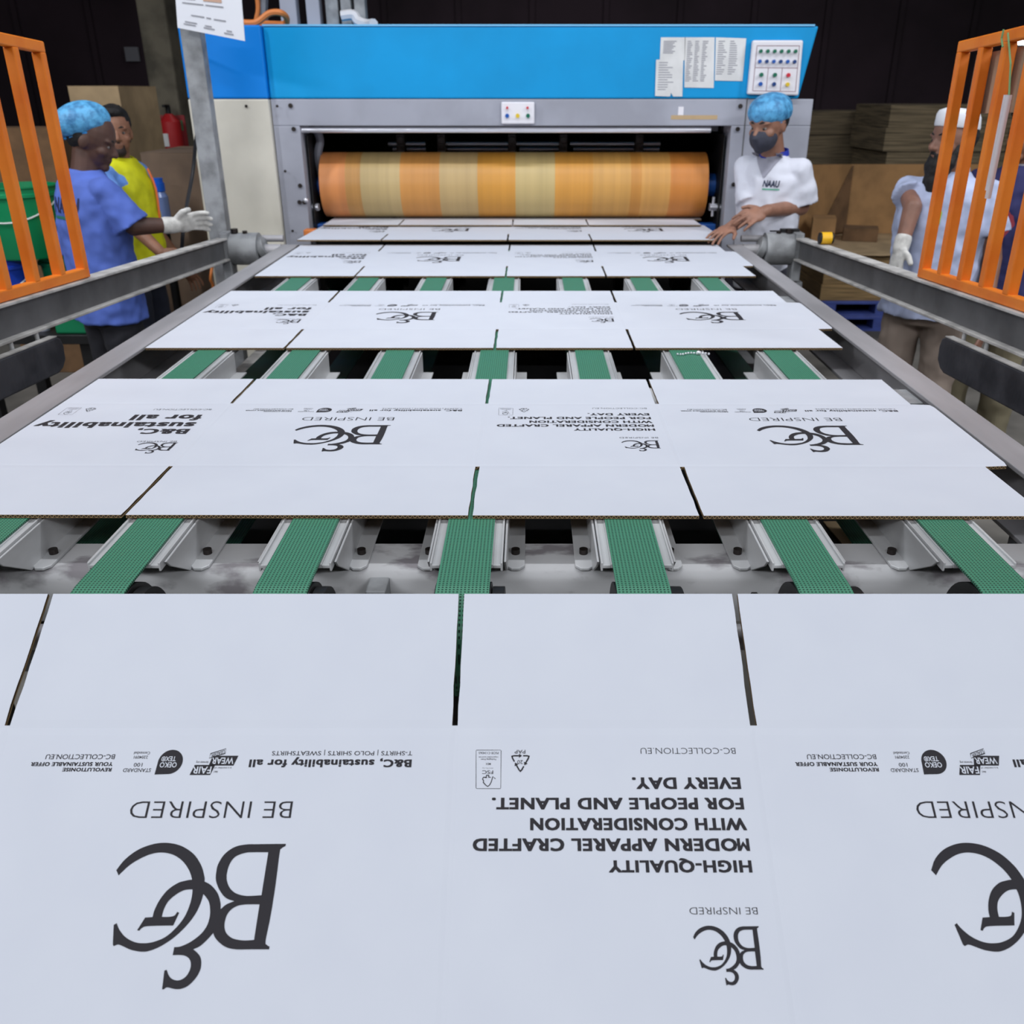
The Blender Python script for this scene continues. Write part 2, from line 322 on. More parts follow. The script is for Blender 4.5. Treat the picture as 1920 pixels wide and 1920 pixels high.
def M_belt():
    m = bpy.data.materials.new('green_belt'); m.use_nodes = True; nt = m.node_tree; b = nt.nodes['Principled BSDF']
    b.inputs['Roughness'].default_value = 0.5
    tc = nt.nodes.new('ShaderNodeTexCoord'); sp = nt.nodes.new('ShaderNodeSeparateXYZ'); nt.links.new(tc.outputs['Object'], sp.inputs[0])
    def mth(op, a, bb=None):
        q = nt.nodes.new('ShaderNodeMath'); q.operation = op
        for i, x in enumerate((a, bb)):
            if x is None: continue
            if isinstance(x, (int, float)): q.inputs[i].default_value = x
            else: nt.links.new(x, q.inputs[i])
        return q.outputs[0]
    a = mth('COSINE', mth('MULTIPLY', sp.outputs['X'], 2 * PI / 0.0056)); c = mth('COSINE', mth('MULTIPLY', sp.outputs['Y'], 2 * PI / 0.0056))
    pit = mth('MULTIPLY', mth('MAXIMUM', mth('ADD', a, 0.25), 0.0), mth('MAXIMUM', mth('ADD', c, 0.25), 0.0))
    r = nt.nodes.new('ShaderNodeValToRGB'); r.color_ramp.elements[0].color = rgb((66, 136, 108)); r.color_ramp.elements[1].color = rgb((6, 54, 40))
    r.color_ramp.elements[1].position = 0.7
    nt.links.new(pit, r.inputs[0]); nt.links.new(r.outputs[0], b.inputs['Base Color'])
    bp = nt.nodes.new('ShaderNodeBump'); bp.inputs['Strength'].default_value = 0.6; bp.inputs['Distance'].default_value = 0.001; bp.invert = True
    nt.links.new(pit, bp.inputs['Height']); nt.links.new(bp.outputs[0], b.inputs['Normal'])
    return m
M_belt = M_belt()

# ------------------------------------------------------------------ setting
m = MB(); m.box(-11, 11, -5, 14, -0.1, 0); struct(m.build('floor', M_floor))
m = MB(); m.box(-11, 11, 14, 14.2, 0, 7)
for k in range(22): m.box(-11 + k + 0.0, -11 + k + 0.07, 13.94, 14, 0, 7)
struct(m.build('wall_back', M_dark))
m = MB(); m.box(-11.2, -11, -5, 14, 0, 7); struct(m.build('wall_left', M_dark))
m = MB(); m.box(11, 11.2, -5, 14, 0, 7); struct(m.build('wall_right', M_dark))
m = MB(); m.box(-11, 11, -5.2, -5, 0, 7); struct(m.build('wall_front', M_dark))
m = MB(); m.box(-11, 11, -5, 14, 7, 7.2); struct(m.build('ceiling', M_dark))

# ------------------------------------------------------------------ belt conveyor
ZB = 1.0895                      # top of the belts
BX = [-0.91, -0.64, -0.37, -0.10, 0.17, 0.44, 0.71]
conv = thing('belt_conveyor', (-0.085, 2.8, 0), 'long steel conveyor with seven green belts carrying the white printed sheets', 'conveyor')
for x0, x1, sgn in ((-1.195, -1.113, 1), (0.952, 1.027, -1)):
    m = MB(); m.box(x0, x1, 1.12, 4.52, 1.083, 1.093)
    if sgn > 0: m.box(x0, x0 + 0.012, 1.12, 4.52, 0.97, 1.083); m.box(x0, x1, 1.12, 4.52, 0.96, 0.97)
    else: m.box(x1 - 0.012, x1, 1.12, 4.52, 0.97, 1.083); m.box(x0, x1, 1.12, 4.52, 0.96, 0.97)
    r = m.build('side_rail', M_rail, conv, bevel=0.002)
    for yy in (2.16, 3.31):
        m = MB()
        xa, xb = (x1, x1 + 0.035) if sgn > 0 else (x0 - 0.075, x0)
        m.box(xa, xb, yy - 0.06, yy + 0.05, 1.06, 1.079)
        m.build('gusset', M_cast, r, bevel=0.002)
for y0, zt in ((1.352, 1.02), (2.30, 1.02), (3.40, 1.02)):
    m = MB()
    prof = [(y0, 0.925), (y0, zt - 0.018), (y0 + 0.006, zt - 0.006), (y0 + 0.018, zt), (y0 + 0.11, zt), (y0 + 0.11, 0.925)]
    m.prism([(-1.19, y, z) for y, z in prof], (2.21, 0, 0))
    cm = m.build('cross_member', M_cross, conv, smooth=True, auto=50)
    if y0 < 2:
        for xx in (0.385, 0.475):
            m = MB(); p = Vector((xx, y0, 0.975)); m.cyl(p, p + Vector((0, -0.018, 0)), 0.009, n=6)
            m.build('bolt', M_bolt, cm)
        m = MB(); m.box(-0.272, -0.238, y0 - 0.05, y0 + 0.002, 0.94, 1.012); m.box(-0.238, -0.20, y0 - 0.045, y0 - 0.005, 0.962, 0.985)
        m.build('sensor_bracket', M_cast, cm, bevel=0.003)
for i, bx in enumerate(BX):
    # guide channel under the belt
    m = MB()
    m.box(bx - 0.042, bx + 0.042, 1.262, 4.38, ZB - 0.012, ZB - 0.0045)
    for s in (-1, 1):
        xi, xo = sorted((bx + s * 0.042, bx + s * 0.056)); m.box(xi, xo, 1.262, 4.38, ZB - 0.012, ZB - 0.006)
        xi, xo = sorted((bx + s * 0.054, bx + s * 0.0575)); m.box(xi, xo, 1.262, 4.38, ZB - 0.017, ZB - 0.002)
    m.build('guide_channel', M_alu, conv, bevel=0.001)
    for yb in ((1.358, 1.60), (2.2, 2.55), (3.33, 3.68)):
        for s in (-1, 1):
            m = MB(); x_in = bx + s * 0.059; x_out = bx + s * 0.092
            a, b_ = sorted((x_in, x_in + s * 0.004)); m.prism([(a, yb[0] - 0.085, ZB - 0.006), (a, yb[0] - 0.07, ZB - 0.022), (a, yb[0] + 0.002, 1.021), (a, yb[1], 1.021), (a, yb[1], ZB - 0.006)], (b_ - a, 0, 0))
            a, b_ = sorted((x_in, x_out)); y0, y1 = yb
            m.prism([(a, y0 + 0.012, 1.021), (a + 0.01, y0, 1.021), (b_ - 0.01, y0, 1.021), (b_, y0 + 0.012, 1.021), (b_, y1, 1.021), (a, y1, 1.021)], (0, 0, 0.005))
            br = m.build('angle_bracket', M_alu, conv, bevel=0.0012)
            m = MB(); c = Vector(((a + b_) / 2, y0 + 0.055, 1.026)); m.cyl(c, c + Vector((0, 0, 0.009)), 0.0075, n=16); m.cyl(c + Vector((0, 0, 0.009)), c + Vector((0, 0, 0.0092)), 0.0042, n=6)
            m.build('bolt', M_bolt, br)
    # belt loop
    m = MB(); R = 0.09; ya, yb = 1.185, 4.36; zc = ZB - R
    def loop(r):
        p = []
        for k in range(13): a = -PI / 2 + PI * k / 12; p.append((yb + r * math.cos(a), zc + r * math.sin(a)))
        for k in range(13): a = PI / 2 + PI * k / 12; p.append((ya + r * math.cos(a), zc + r * math.sin(a)))
        return p
    o_, i_ = loop(R), loop(R - 0.0035); n = len(o_); vs = []
    for x in (bx - 0.04, bx + 0.04):
        vs += [(x, y, z) for y, z in o_] + [(x, y, z) for y, z in i_]
    fs = []
    for k in range(n):
        q = (k + 1) % n
        fs += [(k, q, 2 * n + q, 2 * n + k), (n + k, 3 * n + k, 3 * n + q, n + q), (k, n + k, n + q, q), (2 * n + k, 2 * n + q, 3 * n + q, 3 * n + k)]
    m.add(vs, fs); m.build('belt', M_belt, conv)
    for yy in (ya, yb):
        m = MB(); m.cyl((bx - 0.042, yy, zc), (bx + 0.042, yy, zc), R - 0.005, n=40)
        m.cyl((bx + 0.044, yy, zc), (bx + 0.062, yy, zc), R - 0.012, n=40); m.cyl((bx + 0.062, yy, zc), (bx + 0.066, yy, zc), R - 0.03, n=40)
        m.build('pulley', M_black, conv, smooth=True, auto=30)
for yy in (1.185, 4.36):
    m = MB(); m.cyl((-1.19, yy, ZB - 0.09), (1.02, yy, ZB - 0.09), 0.02); m.build('pulley_shaft', M_rail, conv, smooth=True)
for x in (-1.16, 0.99):
    for y in (1.6, 4.1):
        m = MB(); m.box(x - 0.03, x + 0.03, y - 0.03, y + 0.03, 0.012, 0.96); m.box(x - 0.07, x + 0.07, y - 0.07, y + 0.07, 0, 0.012)
        m.build('leg', M_arm, conv, bevel=0.004)
# pan under the belts and the sloping take-off slide
m = MB(); m.box(-1.18, 1.01, 1.8, 4.4, 0.70, 0.71); m.build('drip_pan', M_black, conv)
SL = math.radians(31.5); dS = Vector((0, -math.cos(SL), -math.sin(SL))); nS = Vector((0, -math.sin(SL), math.cos(SL)))
PA = Vector((-0.10, 1.156, 1.0933))
m = MB()
q = [PA + dS * s - nS * 0.03 for s in (0.30, 0.84)]
m.prism([(-1.1, q[0].y, q[0].z), (0.95, q[0].y, q[0].z), (0.95, q[1].y, q[1].z), (-1.1, q[1].y, q[1].z)], -nS * 0.012)
for xx in (-0.9, -0.45, 0.25, 0.75):
    m.prism([(xx, q[0].y, q[0].z), (xx + 0.06, q[0].y, q[0].z), (xx + 0.06, q[1].y, q[1].z), (xx, q[1].y, q[1].z)], nS * 0.0295)
m.build('takeoff_slide', M_black, conv)
m = MB(); m.box(-1.12, -1.06, 0.5, 0.56, 0, 0.66); m.box(0.9, 0.96, 0.5, 0.56, 0, 0.66); m.build('slide_support', M_arm, conv)

# ------------------------------------------------------------------ printed sheets
def sheet_outline():
    rnd = random.Random(3); P = []
    def slot(x, ya, yb, hw=0.004, n=7):
        a = [(x - hw + rnd.uniform(-0.0008, 0.0008), ya + (yb - ya) * k / n) for k in range(n + 1)]
        b = [(x + hw + rnd.uniform(-0.0008, 0.0008), ya + (yb - ya) * k / n) for k in range(n, -1, -1)]
        return a + b
    P += [(-1.0, 0)]
    for x in (-0.6, 0.0, 0.4): P += slot(x, 0, -0.2)
    P += [(0.996, 0), (0.994, -0.203), (1.036, -0.207), (1.04, -0.225), (1.04, -0.57), (1.036, -0.588), (0.992, -0.592), (0.996, -0.82)]
    for x in (0.4, 0.0, -0.6): P += [(2 * x - p[0], p[1]) for p in slot(x, -0.82, -0.595)]
    P += [(-1.0, -0.82)]
    return P
TH = 0.006
m = MB()
out = sheet_outline(); n = len(out)
vs = [(x, y, 0) for x, y in out] + [(x, y, TH) for x, y in out]
m.mi = 0; m.add(vs, [[n + i for i in range(n)]])
m.mi = 1; m.add(vs, [list(range(n))]); m.mi = 2
m.add(vs, [(i, (i + 1) % n, n + (i + 1) % n, n + i) for i in range(n)])
def ink(pts, fs, z, mi):
    m.mi = mi; m.add([(x, y, TH + z) for x, y in pts], fs)
def ink_text(t, dx=0.0):
    body, x0, y0, wd, ch, st = t
    bold = {'L': -0.012, 'R': 0.006, 'K': 0.010, 'W': 0.014}[st]
    tv, fs = text_mesh(body, bold, 0.0, 1.1 if st == 'K' else 1.0)
    if st == 'K':     # heavy weight: the strokes laid down side by side
        e = 0.056 * ch; wd -= 2 * e; x0 -= e
        for q in (-1, -0.33, 0.33, 1):
            for r in (-0.028, 0.028):
                ink([(x0 + dx - a * wd + q * e, y0 - b * ch * 0.945 - 0.028 * ch + r * ch) for a, b in tv], fs, 0.00025 + 0.00001 * (q + 1) + 0.000005 * (r > 0), 3)
        return
    ink([(x0 + dx - a * wd, y0 - b * ch) for a, b in tv], fs, 0.0005 if st == 'W' else 0.0003, 4 if st == 'W' else 3)
def stroke(pts, wd, closed=False):
    P = [Vector(p) for p in pts]; k = len(P); L = []; R = []
    for i in range(k):
        a = P[i - 1] if closed or i else P[i]; b = P[(i + 1) % k] if closed or i < k - 1 else P[i]
        d = (b - a).normalized(); nn = Vector((-d.y, d.x)); d1 = (P[i] - a).normalized() if (P[i] - a).length > 0 else d
        sc = 1 / max(0.5, abs(nn.dot(Vector((-d1.y, d1.x)))))
        L.append(P[i] + nn * wd / 2 * sc); R.append(P[i] - nn * wd / 2 * sc)
    fs = [(i, (i + 1) % k, k + (i + 1) % k, k + i) for i in range(k if closed else k - 1)]
    return [tuple(p) for p in L + R], fs
for i, t in enumerate(TEXTS):
    ink_text(t)
    if 15 <= i < 32 : ink_text(t, 1.0)
logo = []
for key in ('C', 'A', 'B'):
    logo.append(fill_curves([smooth_outline(s) if any(len(p) > 2 for p in s) else catmull(s, 5, True) for s in LOGO[key]]))
for dx, dy, sc in ((0, 0, 1), (1.0, 0, 1), (0.3722, -0.4477, 0.389), (-0.632, -0.4640, 0.389)):
    for k, (pv, fs) in enumerate(logo):
        if sc == 1: q = [(x + dx, y) for x, y in pv]
        else: q = [(dx + (x + 0.2037) * sc, dy + (y + 0.3532) * sc) for x, y in pv]
        ink(q, fs, 0.0003 + 0.00004 * k, 3)
for dx in (0.0, 1.0):
    cx, cy, r = -0.3705, -0.2495, 0.0162
    pts = [(cx + dx + r * math.cos(a), cy + r * math.sin(a)) for a in [math.radians(-90 + 270 * k / 30) for k in range(31)]]
    pts = [(-0.3875 + dx, -0.2662)] + pts
    ink(pts, [list(range(len(pts)))], 0.00025, 3)
    for q in ([(-0.3418, -0.2668), (-0.3149, -0.2668), (-0.3107, -0.2535), (-0.3377, -0.2535)], [(-0.3194, -0.2545), (-0.2869, -0.2545), (-0.2827, -0.2413), (-0.3164, -0.2413)]):
        ink([(x + dx, y) for x, y in q], [(0, 1, 2, 3)], 0.00025, 3)
    pv, fs = stroke([(-0.3205 + dx, -0.2446), (-0.3198 + dx, -0.2385), (-0.3008 + dx, -0.2318), (-0.3008 + dx, -0.2382)], 0.0008, True); ink(pv, fs, 0.0004, 3)
    tv, fs = text_mesh('LEADER', 0.01)
    b0 = Vector((-0.3022, -0.2335)); e1 = Vector((-0.0163, -0.0060)); e2 = Vector((0.0, -0.0042))
    ink([tuple(b0 + e1 * a + e2 * b + Vector((dx, 0))) for a, b in tv], fs, 0.0004, 3)
for dx in (0.0, -1.0):
    T0 = [(0.0758, -0.2414), (0.1002, -0.2414), (0.088, -0.2632)]
    cen = Vector((0.088, -0.2487))
    for k in range(3):
        a = Vector(T0[k]); b = Vector(T0[(k + 1) % 3]); c = Vector(T0[k - 1])
        pts = [a + (c - a) * 0.36, a + (c - a) * 0.14, a + (b - a) * 0.03 + (c - a) * 0.03, a + (b - a) * 0.14, a + (b - a) * 0.45]
        pv, fs = stroke([p + Vector((dx, 0)) for p in pts], 0.0019); ink(pv, fs, 0.0003, 3)
        d = (b - a).normalized(); nn = Vector((-d.y, d.x)); p = a + (b - a) * 0.42 + Vector((dx, 0))
        ink([tuple(p + nn * 0.0028), tuple(p - nn * 0.0028), tuple(p + d * 0.0042)], [(0, 1, 2)], 0.00035, 3)
    rr = [(0.0302, -0.2337), (0.0616, -0.2337), (0.0624, -0.2345), (0.0628, -0.2836), (0.062, -0.2844), (0.0318, -0.2844), (0.031, -0.2836), (0.0294, -0.2345)]
    pv, fs = stroke([(x + dx, y) for x, y in rr], 0.0005, True); ink(pv, fs, 0.0003, 3)
    tr = [(0.0496, -0.2698), (0.047, -0.2698), (0.047, -0.2672), (0.0439, -0.2672), (0.044, -0.27), (0.04, -0.2698), (0.039, -0.2723), (0.0406, -0.2744), (0.0401, -0.2764), (0.0433, -0.2799), (0.0458, -0.2817), (0.0483, -0.2799), (0.0502, -0.2764), (0.0523, -0.2688), (0.0557, -0.2718)]
    pv, fs = stroke([(x + dx, y) for x, y in tr], 0.0011); ink(pv, fs, 0.0003, 3)
for t in TEXTS[7:15]: ink_text(t, -1.0)
MM = [(0, 0), (0, 1), (.27, 1), (.5, .60), (.73, 1), (1, 1), (1, 0), (.74, 0), (.74, .60), (.5, .22), (.26, .60), (.26, 0)]
ink([(0.3738 - a * 0.0152, -0.3466 - b * 0.0152) for a, b in MM], [list(range(12))], 0.0003, 3)
me = bpy.data.meshes.new('printed_carton_sheet'); me.from_pydata([tuple(v) for v in m.v], [], m.f)
for q in (M_board, M_kraft, M_flute, M_ink, M_board): me.materials.append(q)
for p, i in zip(me.polygons, m.m): p.material_index = i
# faces of the lettering face up
bm = bmesh.new(); bm.from_mesh(me); bm.faces.ensure_lookup_table()
for f in bm.faces:
    if f.material_index in (0, 3, 4) and f.normal.z < 0: f.normal_flip()
    if f.material_index == 1 and f.normal.z > 0: f.normal_flip()
bm.to_mesh(me); bm.free()
S0 = 1.0902
SHEETS = [((PA.x, PA.y, PA.z - TH + 0.002), SL, 0.0, 'white printed carton blank nearest the camera, tipping off the conveyor end'),
          ((-0.10, 2.240, S0), 0, -0.0035, 'white printed carton blank lying flat across the belts, second from the camera'),
          ((-0.10, 3.372, S0), 0, 0.0, 'white printed carton blank in the middle of the row, third from the camera'),
          ((-0.095, 4.49, S0), 0, 0.0, 'white printed carton blank with its far edge tucked under the next one'),
          ((-0.105, 5.27, S0 + 0.012), -0.019, 0.0, 'white printed carton blank overlapping the fourth one, near edge raised'),
          ((-0.09, 5.80, S0 + 0.028), 0, 0.0, 'white printed carton blank just leaving the press under the orange cylinder')]
for loc, tilt, rz, lab in SHEETS:
    o = bpy.data.objects.new('printed_carton_sheet', me); COL.objects.link(o)
    o.location = loc; o.rotation_euler = (tilt, 0, rz)
    tag(o, lab, 'carton sheet', 'printed carton sheets on the conveyor')
# ------------------------------------------------------------------ printing press
YM = 5.05
def quad(pxs, Y): return [at(u, v, Y=Y) for u, v in pxs]
def plumb(p, z): return Vector((p.x, p.y, z))
press = thing('printing_press', (0.2, 5.9, 0), 'large blue and grey printing press with a wide opening around an orange cylinder', 'printing machine')
TL, TR, BR, BL = quad([(527, 67), (1533, 68), (1497, 185), (533, 185)], YM)
BL.x = TL.x = -1.315
TL.z = TR.z = 2.055; BR.z = BL.z = at(900, 185, Y=YM).z
zb = BL.z
m = MB(); m.prism([BL, BR, TR, TL], (0, 0.75, 0))
hd = m.build('header_panel', M_blue, press, bevel=0.008)
m = MB(); m.box(TL.x, TR.x - 0.02, YM - 0.004, YM + 0.02, TL.z, TL.z + 0.008); m.build('header_lip', mat('pale_blue_edge', (120, 190, 235), 0.4), hd)
# left wing: blue top band over a cream door, down to the floor
xl = at(372, 300, Y=YM).x
m = MB(); m.box(xl, BL.x - 0.003, YM - 0.03, YM + 0.75, zb, TL.z + 0.004); m.build('side_band', mat('press_blue_shaded', (0, 128, 222), 0.5, spec=0.3), press, bevel=0.008)  # deeper blue paints in the different light on this wing
m = MB(); m.box(xl, BL.x - 0.003, YM - 0.03, YM + 0.75, 0.0, zb - 0.002); dr = m.build('side_door', M_cream, press, bevel=0.006)
for px in ((462, 199), (520, 199), (535, 321), (549, 433)):
    p = at(*px, Y=YM - 0.03); m = MB(); m.cyl(p, p + Vector((0, -0.006, 0)), 0.007, n=10); m.build('screw', M_bolt, dr)
# grey front frame around the opening
oz = at(900, 236, Y=YM).z; ox0 = at(570, 300, Y=YM).x - 0.005; ox1 = at(1366, 300, Y=YM).x
fx1 = 1.44
m = MB(); m.box(BL.x, fx1, YM, YM + 0.2, oz, zb - 0.002); top = m.build('front_beam', M_grey, press, bevel=0.004)
m = MB(); m.box(BL.x, ox0, YM, YM + 0.9, 0, oz); colL = m.build('frame_column', M_grey, press, bevel=0.004)
m = MB(); m.box(ox1, fx1, YM, YM + 0.9, 0, oz); colR = m.build('frame_column', M_grey, press, bevel=0.004)
m = MB(); sx = at(1394, 250, Y=YM).x; m.box(sx, sx + 0.006, YM - 0.002, YM, 0, oz + 0.13); m.build('seam', M_arm, colR)
for px, par in (((545, 198), colL), ((551, 242), colL), ((563, 348), colL), ((571, 379), colL), ((562, 379), colL), ((1388, 199), colR), ((1383, 242), colR), ((1375, 346), colR)):
    p = at(*px, Y=YM); m = MB(); m.cyl(p, p + Vector((0, -0.008, 0)), 0.011, n=12); m.build('bolt', M_bolt, par)
m = MB(); m.box(at(1258, 220, Y=YM).x, at(1345, 220, Y=YM).x, YM - 0.001, YM, oz + 0.03, oz + 0.05); m.build('tape_residue', M_kraftp, top)
m = MB(); p = at(1276, 208, Y=YM); m.box(p.x - 0.012, p.x + 0.015, YM - 0.002, YM, p.z - 0.02, p.z + 0.02); m.build('sticker', M_white, top)
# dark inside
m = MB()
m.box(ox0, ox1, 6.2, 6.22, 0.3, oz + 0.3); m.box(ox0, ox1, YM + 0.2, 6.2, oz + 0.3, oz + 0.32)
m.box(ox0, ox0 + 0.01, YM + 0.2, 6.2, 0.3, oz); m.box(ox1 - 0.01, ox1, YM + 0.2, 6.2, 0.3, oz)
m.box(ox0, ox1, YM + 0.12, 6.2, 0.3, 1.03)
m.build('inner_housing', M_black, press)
# printing cylinder
CY_, CZ_, CR_ = 5.3, 1.296, 0.168
def stripes():
    mm = bpy.data.materials.new('cylinder_stripes'); mm.use_nodes = True; nt = mm.node_tree; b = nt.nodes['Principled BSDF']
    b.inputs['Roughness'].default_value = 0.45
    tc = nt.nodes.new('ShaderNodeTexCoord'); sp = nt.nodes.new('ShaderNodeSeparateXYZ'); nt.links.new(tc.outputs['Object'], sp.inputs[0])
    mr = nt.nodes.new('ShaderNodeMapRange'); mr.inputs[1].default_value = -1.125 - 0.2; mr.inputs[2].default_value = 0.957 - 0.2
    nt.links.new(sp.outputs['X'], mr.inputs[0])
    r = nt.nodes.new('ShaderNodeValToRGB'); r.color_ramp.interpolation = 'CONSTANT'
    st = [(0, (214, 138, 79)), (.065, (195, 142, 76)), (.105, (193, 167, 115)), (.205, (207, 144, 72)), (.305, (195, 165, 112)), (.405, (210, 148, 58)), (.503, (195, 171, 115)), (.605, (212, 150, 64)), (.70, (210, 157, 81)), (.80, (203, 140, 62)), (.825, (214, 157, 81)), (.90, (205, 129, 55))]
    e = r.color_ramp.elements; e[0].position = 0; e[0].color = rgb(st[0][1]); e[1].position = st[1][0]; e[1].color = rgb(st[1][1])
    for p, c in st[2:]:
        q = e.new(p); q.color = rgb(c)
    nt.links.new(mr.outputs[0], r.inputs[0])
    n = nt.nodes.new('ShaderNodeTexNoise'); n.inputs['Scale'].default_value = 30; mp = nt.nodes.new('ShaderNodeMapping'); mp.inputs['Scale'].default_value = (1, 0.02, 0.02)
    nt.links.new(tc.outputs['Object'], mp.inputs[0]); nt.links.new(mp.outputs[0], n.inputs['Vector'])
    mx = nt.nodes.new('ShaderNodeMix'); mx.data_type = 'RGBA'; mx.blend_type = 'MULTIPLY'; mx.inputs[0].default_value = 0.35
    r2 = nt.nodes.new('ShaderNodeValToRGB'); r2.color_ramp.elements[0].color = (0.6, 0.6, 0.6, 1); r2.color_ramp.elements[0].position = .3; r2.color_ramp.elements[1].position = .7
    nt.links.new(n.outputs['Fac'], r2.inputs[0])
    nt.links.new(r.outputs[0], mx.inputs[6]); nt.links.new(r2.outputs[0], mx.inputs[7]); nt.links.new(mx.outputs[2], b.inputs['Base Color'])
    return mm
m = MB(); m.cyl((-1.125, CY_, CZ_), (0.957, CY_, CZ_), CR_, n=96); cyl = m.build('print_cylinder', stripes(), press, smooth=True, auto=30)
cyl['label'] = 'orange and tan striped print cylinder'
for s, xa in ((-1, -1.125), (1, 0.957)):
    m = MB(); m.cyl((xa, CY_, CZ_), (xa + s * 0.065, CY_, CZ_), 0.06, n=28); m.build('shaft_cap', M_dullblue, cyl, smooth=True, auto=30)
    m = MB(); xx = xa + s * 0.02; a, b_ = sorted((xx, xx + s * 0.07))
    m.box(a, b_, CY_ - 0.14, CY_ - 0.10, CZ_ - 0.12, CZ_ - 0.085); m.cyl((a, CY_ - 0.15, CZ_ - 0.1), (b_, CY_ - 0.15, CZ_ - 0.1), 0.012, n=12); m.cyl((a + 0.02, CY_ - 0.13, CZ_ - 0.15), (a + 0.02, CY_ - 0.13, CZ_ - 0.05), 0.008, n=10)
    m.build('clamp', M_chrome, press)
    m = MB(); a, b_ = sorted((xa - s * 0.06, xa + s * 0.09)); m.box(a, b_, 5.16, 5.26, 1.04, 1.105); m.build('guard', M_dullblue, press, bevel=0.005)
m = MB(); m.cyl((ox0 + 0.0, YM + 0.03, oz - 0.02), (ox1 - 0.1, YM + 0.03, oz - 0.02), 0.014, n=20); m.build('chrome_bar', M_chrome, press, smooth=True)
m = MB(); m.box(ox0 + 0.03, ox1 - 0.02, YM + 0.25, YM + 0.33, oz - 0.035, oz - 0.005); m.build('inner_beam', M_arm, press)
rz_ = at(900, 270, Y=5.45).z
for a, b_ in ((728, 797), (822, 955), (967, 1049), (1069, 1238)):
    p0 = at(a, 270, Y=5.45); p1 = at(b_, 270, Y=5.45); p1.z = p0.z
    m = MB(); m.cyl(p0, p1, 0.011, n=14); m.cyl(p0 + Vector((0.02, 0.03, -0.03)), p1 + Vector((0, 0.03, -0.03)), 0.012, n=14); m.build('guide_rod', M_chrome, press, smooth=True)
for u in (752, 828, 960, 1056, 1198):
    p = at(u, 262, Y=5.42); m = MB(); m.box(p.x - 0.022, p.x + 0.022, 5.38, 5.5, p.z - 0.07, p.z + 0.03); m.cyl(p + Vector((0, -0.05, 0.0)), p + Vector((0, 0.02, 0.0)), 0.02, n=12); m.build('rod_bracket', M_bolt, press, bevel=0.004)
m = MB(); m.tube([at(590, 238, Y=5.25), at(600, 262, Y=5.25), at(596, 290, Y=5.25), at(603, 330, Y=5.25)], 0.022, smooth=4); m.build('air_hose', mat('dull_grey_hose', (120, 122, 132), 0.5), press, smooth=True)
m = MB(); m.box(ox0 + 0.011, ox0 + 0.019, 5.12, 5.5, 1.035, 1.56); m.build('side_plate', M_black, press, bevel=0.006)
m = MB(); m.box(ox1 - 0.019, ox1 - 0.011, 5.12, 5.5, 1.035, 1.56); m.build('side_plate', M_black, press, bevel=0.006)
p = at(571, 375, Y=YM); m = MB(); m.ell(p + Vector((0.01, -0.012, 0)), (0.013, 0.013, 0.013)); m.build('knob', M_chrome, colL, smooth=True)
# small button box on the beam
cols = {'r': (200, 40, 60), 'b': (24, 84, 168), 'y': (222, 190, 50), 'g': (12, 104, 78), 'd': (20, 60, 120)}
BM = {k: mat('button_' + dict(r='red', b='blue', y='yellow', g='green', d='teal')[k], c, 0.35) for k, c in cols.items()}
a = at(940, 191, Y=YM); b_ = at(1002, 232, Y=YM)
m = MB(); m.box(a.x, b_.x, YM - 0.03, YM, b_.z, a.z); bb = m.build('button_box', M_white, press, bevel=0.006)
for u, v, c, r in ((951, 202, 'r', .006), (989, 202, 'r', .006), (951, 217, 'b', .010), (970.5, 217, 'y', .010), (990, 217, 'g', .010)):
    p = at(u, v, Y=YM - 0.03); m = MB(); m.cyl(p + Vector((0, .002, 0)), p + Vector((0, -0.012, 0)), r, n=16); m.build('push_button', BM[c], bb, smooth=True)
# big operator panel at the right end of the header
a = at(1405, 77, Y=YM); b_ = at(1500, 178, Y=YM)
pn = [at(1409, 76, Y=YM), at(1503, 76, Y=YM), at(1494, 179, Y=YM), at(1399, 177, Y=YM)]
m = MB(); m.prism(pn, (0, -0.035, 0)); op = m.build('operator_panel', M_white, press, bevel=0.008)
YP = YM - 0.0352
def panel_pt(s, t):   # 0..1 across and down the panel face
    tp = pn[0].lerp(pn[1], s); bt = pn[3].lerp(pn[2], s); p = tp.lerp(bt, t); p.y = YP; return p
for k in range(6):
    for t, c in ((0.2, 'g'), (0.385, 'b' if k % 2 == 0 else 'd')):
        p = panel_pt(0.17 + 0.137 * k, t); m = MB(); m.cyl(p, p + Vector((0, -0.014, 0)), 0.0085, n=14); m.build('push_button', BM[c], op, smooth=True)
for k, (c1, c2) in enumerate((('g', 'b'), ('g', 'd'), ('r', 'y'))):
    for t, c in ((0.63, c1), (0.80, c2)):
        p = panel_pt(0.225 + 0.265 * k, t); m = MB(); m.cyl(p, p + Vector((0, -0.014, 0)), 0.0095, n=14); m.build('push_button', BM[c], op, smooth=True)
m = MB()
def pline(s0, t0, s1, t1, wd=0.0016):
    p, q = panel_pt(s0, t0), panel_pt(s1, t1); d = (q - p).normalized(); n_ = Vector((d.z, 0, -d.x)) * wd
    m.prism([p + n_, q + n_, q - n_, p - n_], (0, -0.0006, 0))
for q in ((.09, .1, .93, .1), (.93, .1, .93, .93), (.93, .93, .09, .93), (.09, .93, .09, .1), (.09, .5, .93, .5), (.355, .5, .355, .93), (.63, .5, .63, .93)): pline(*q)
m.build('panel_lines', mat('red_grey_line', (150, 120, 130), 0.8), op)
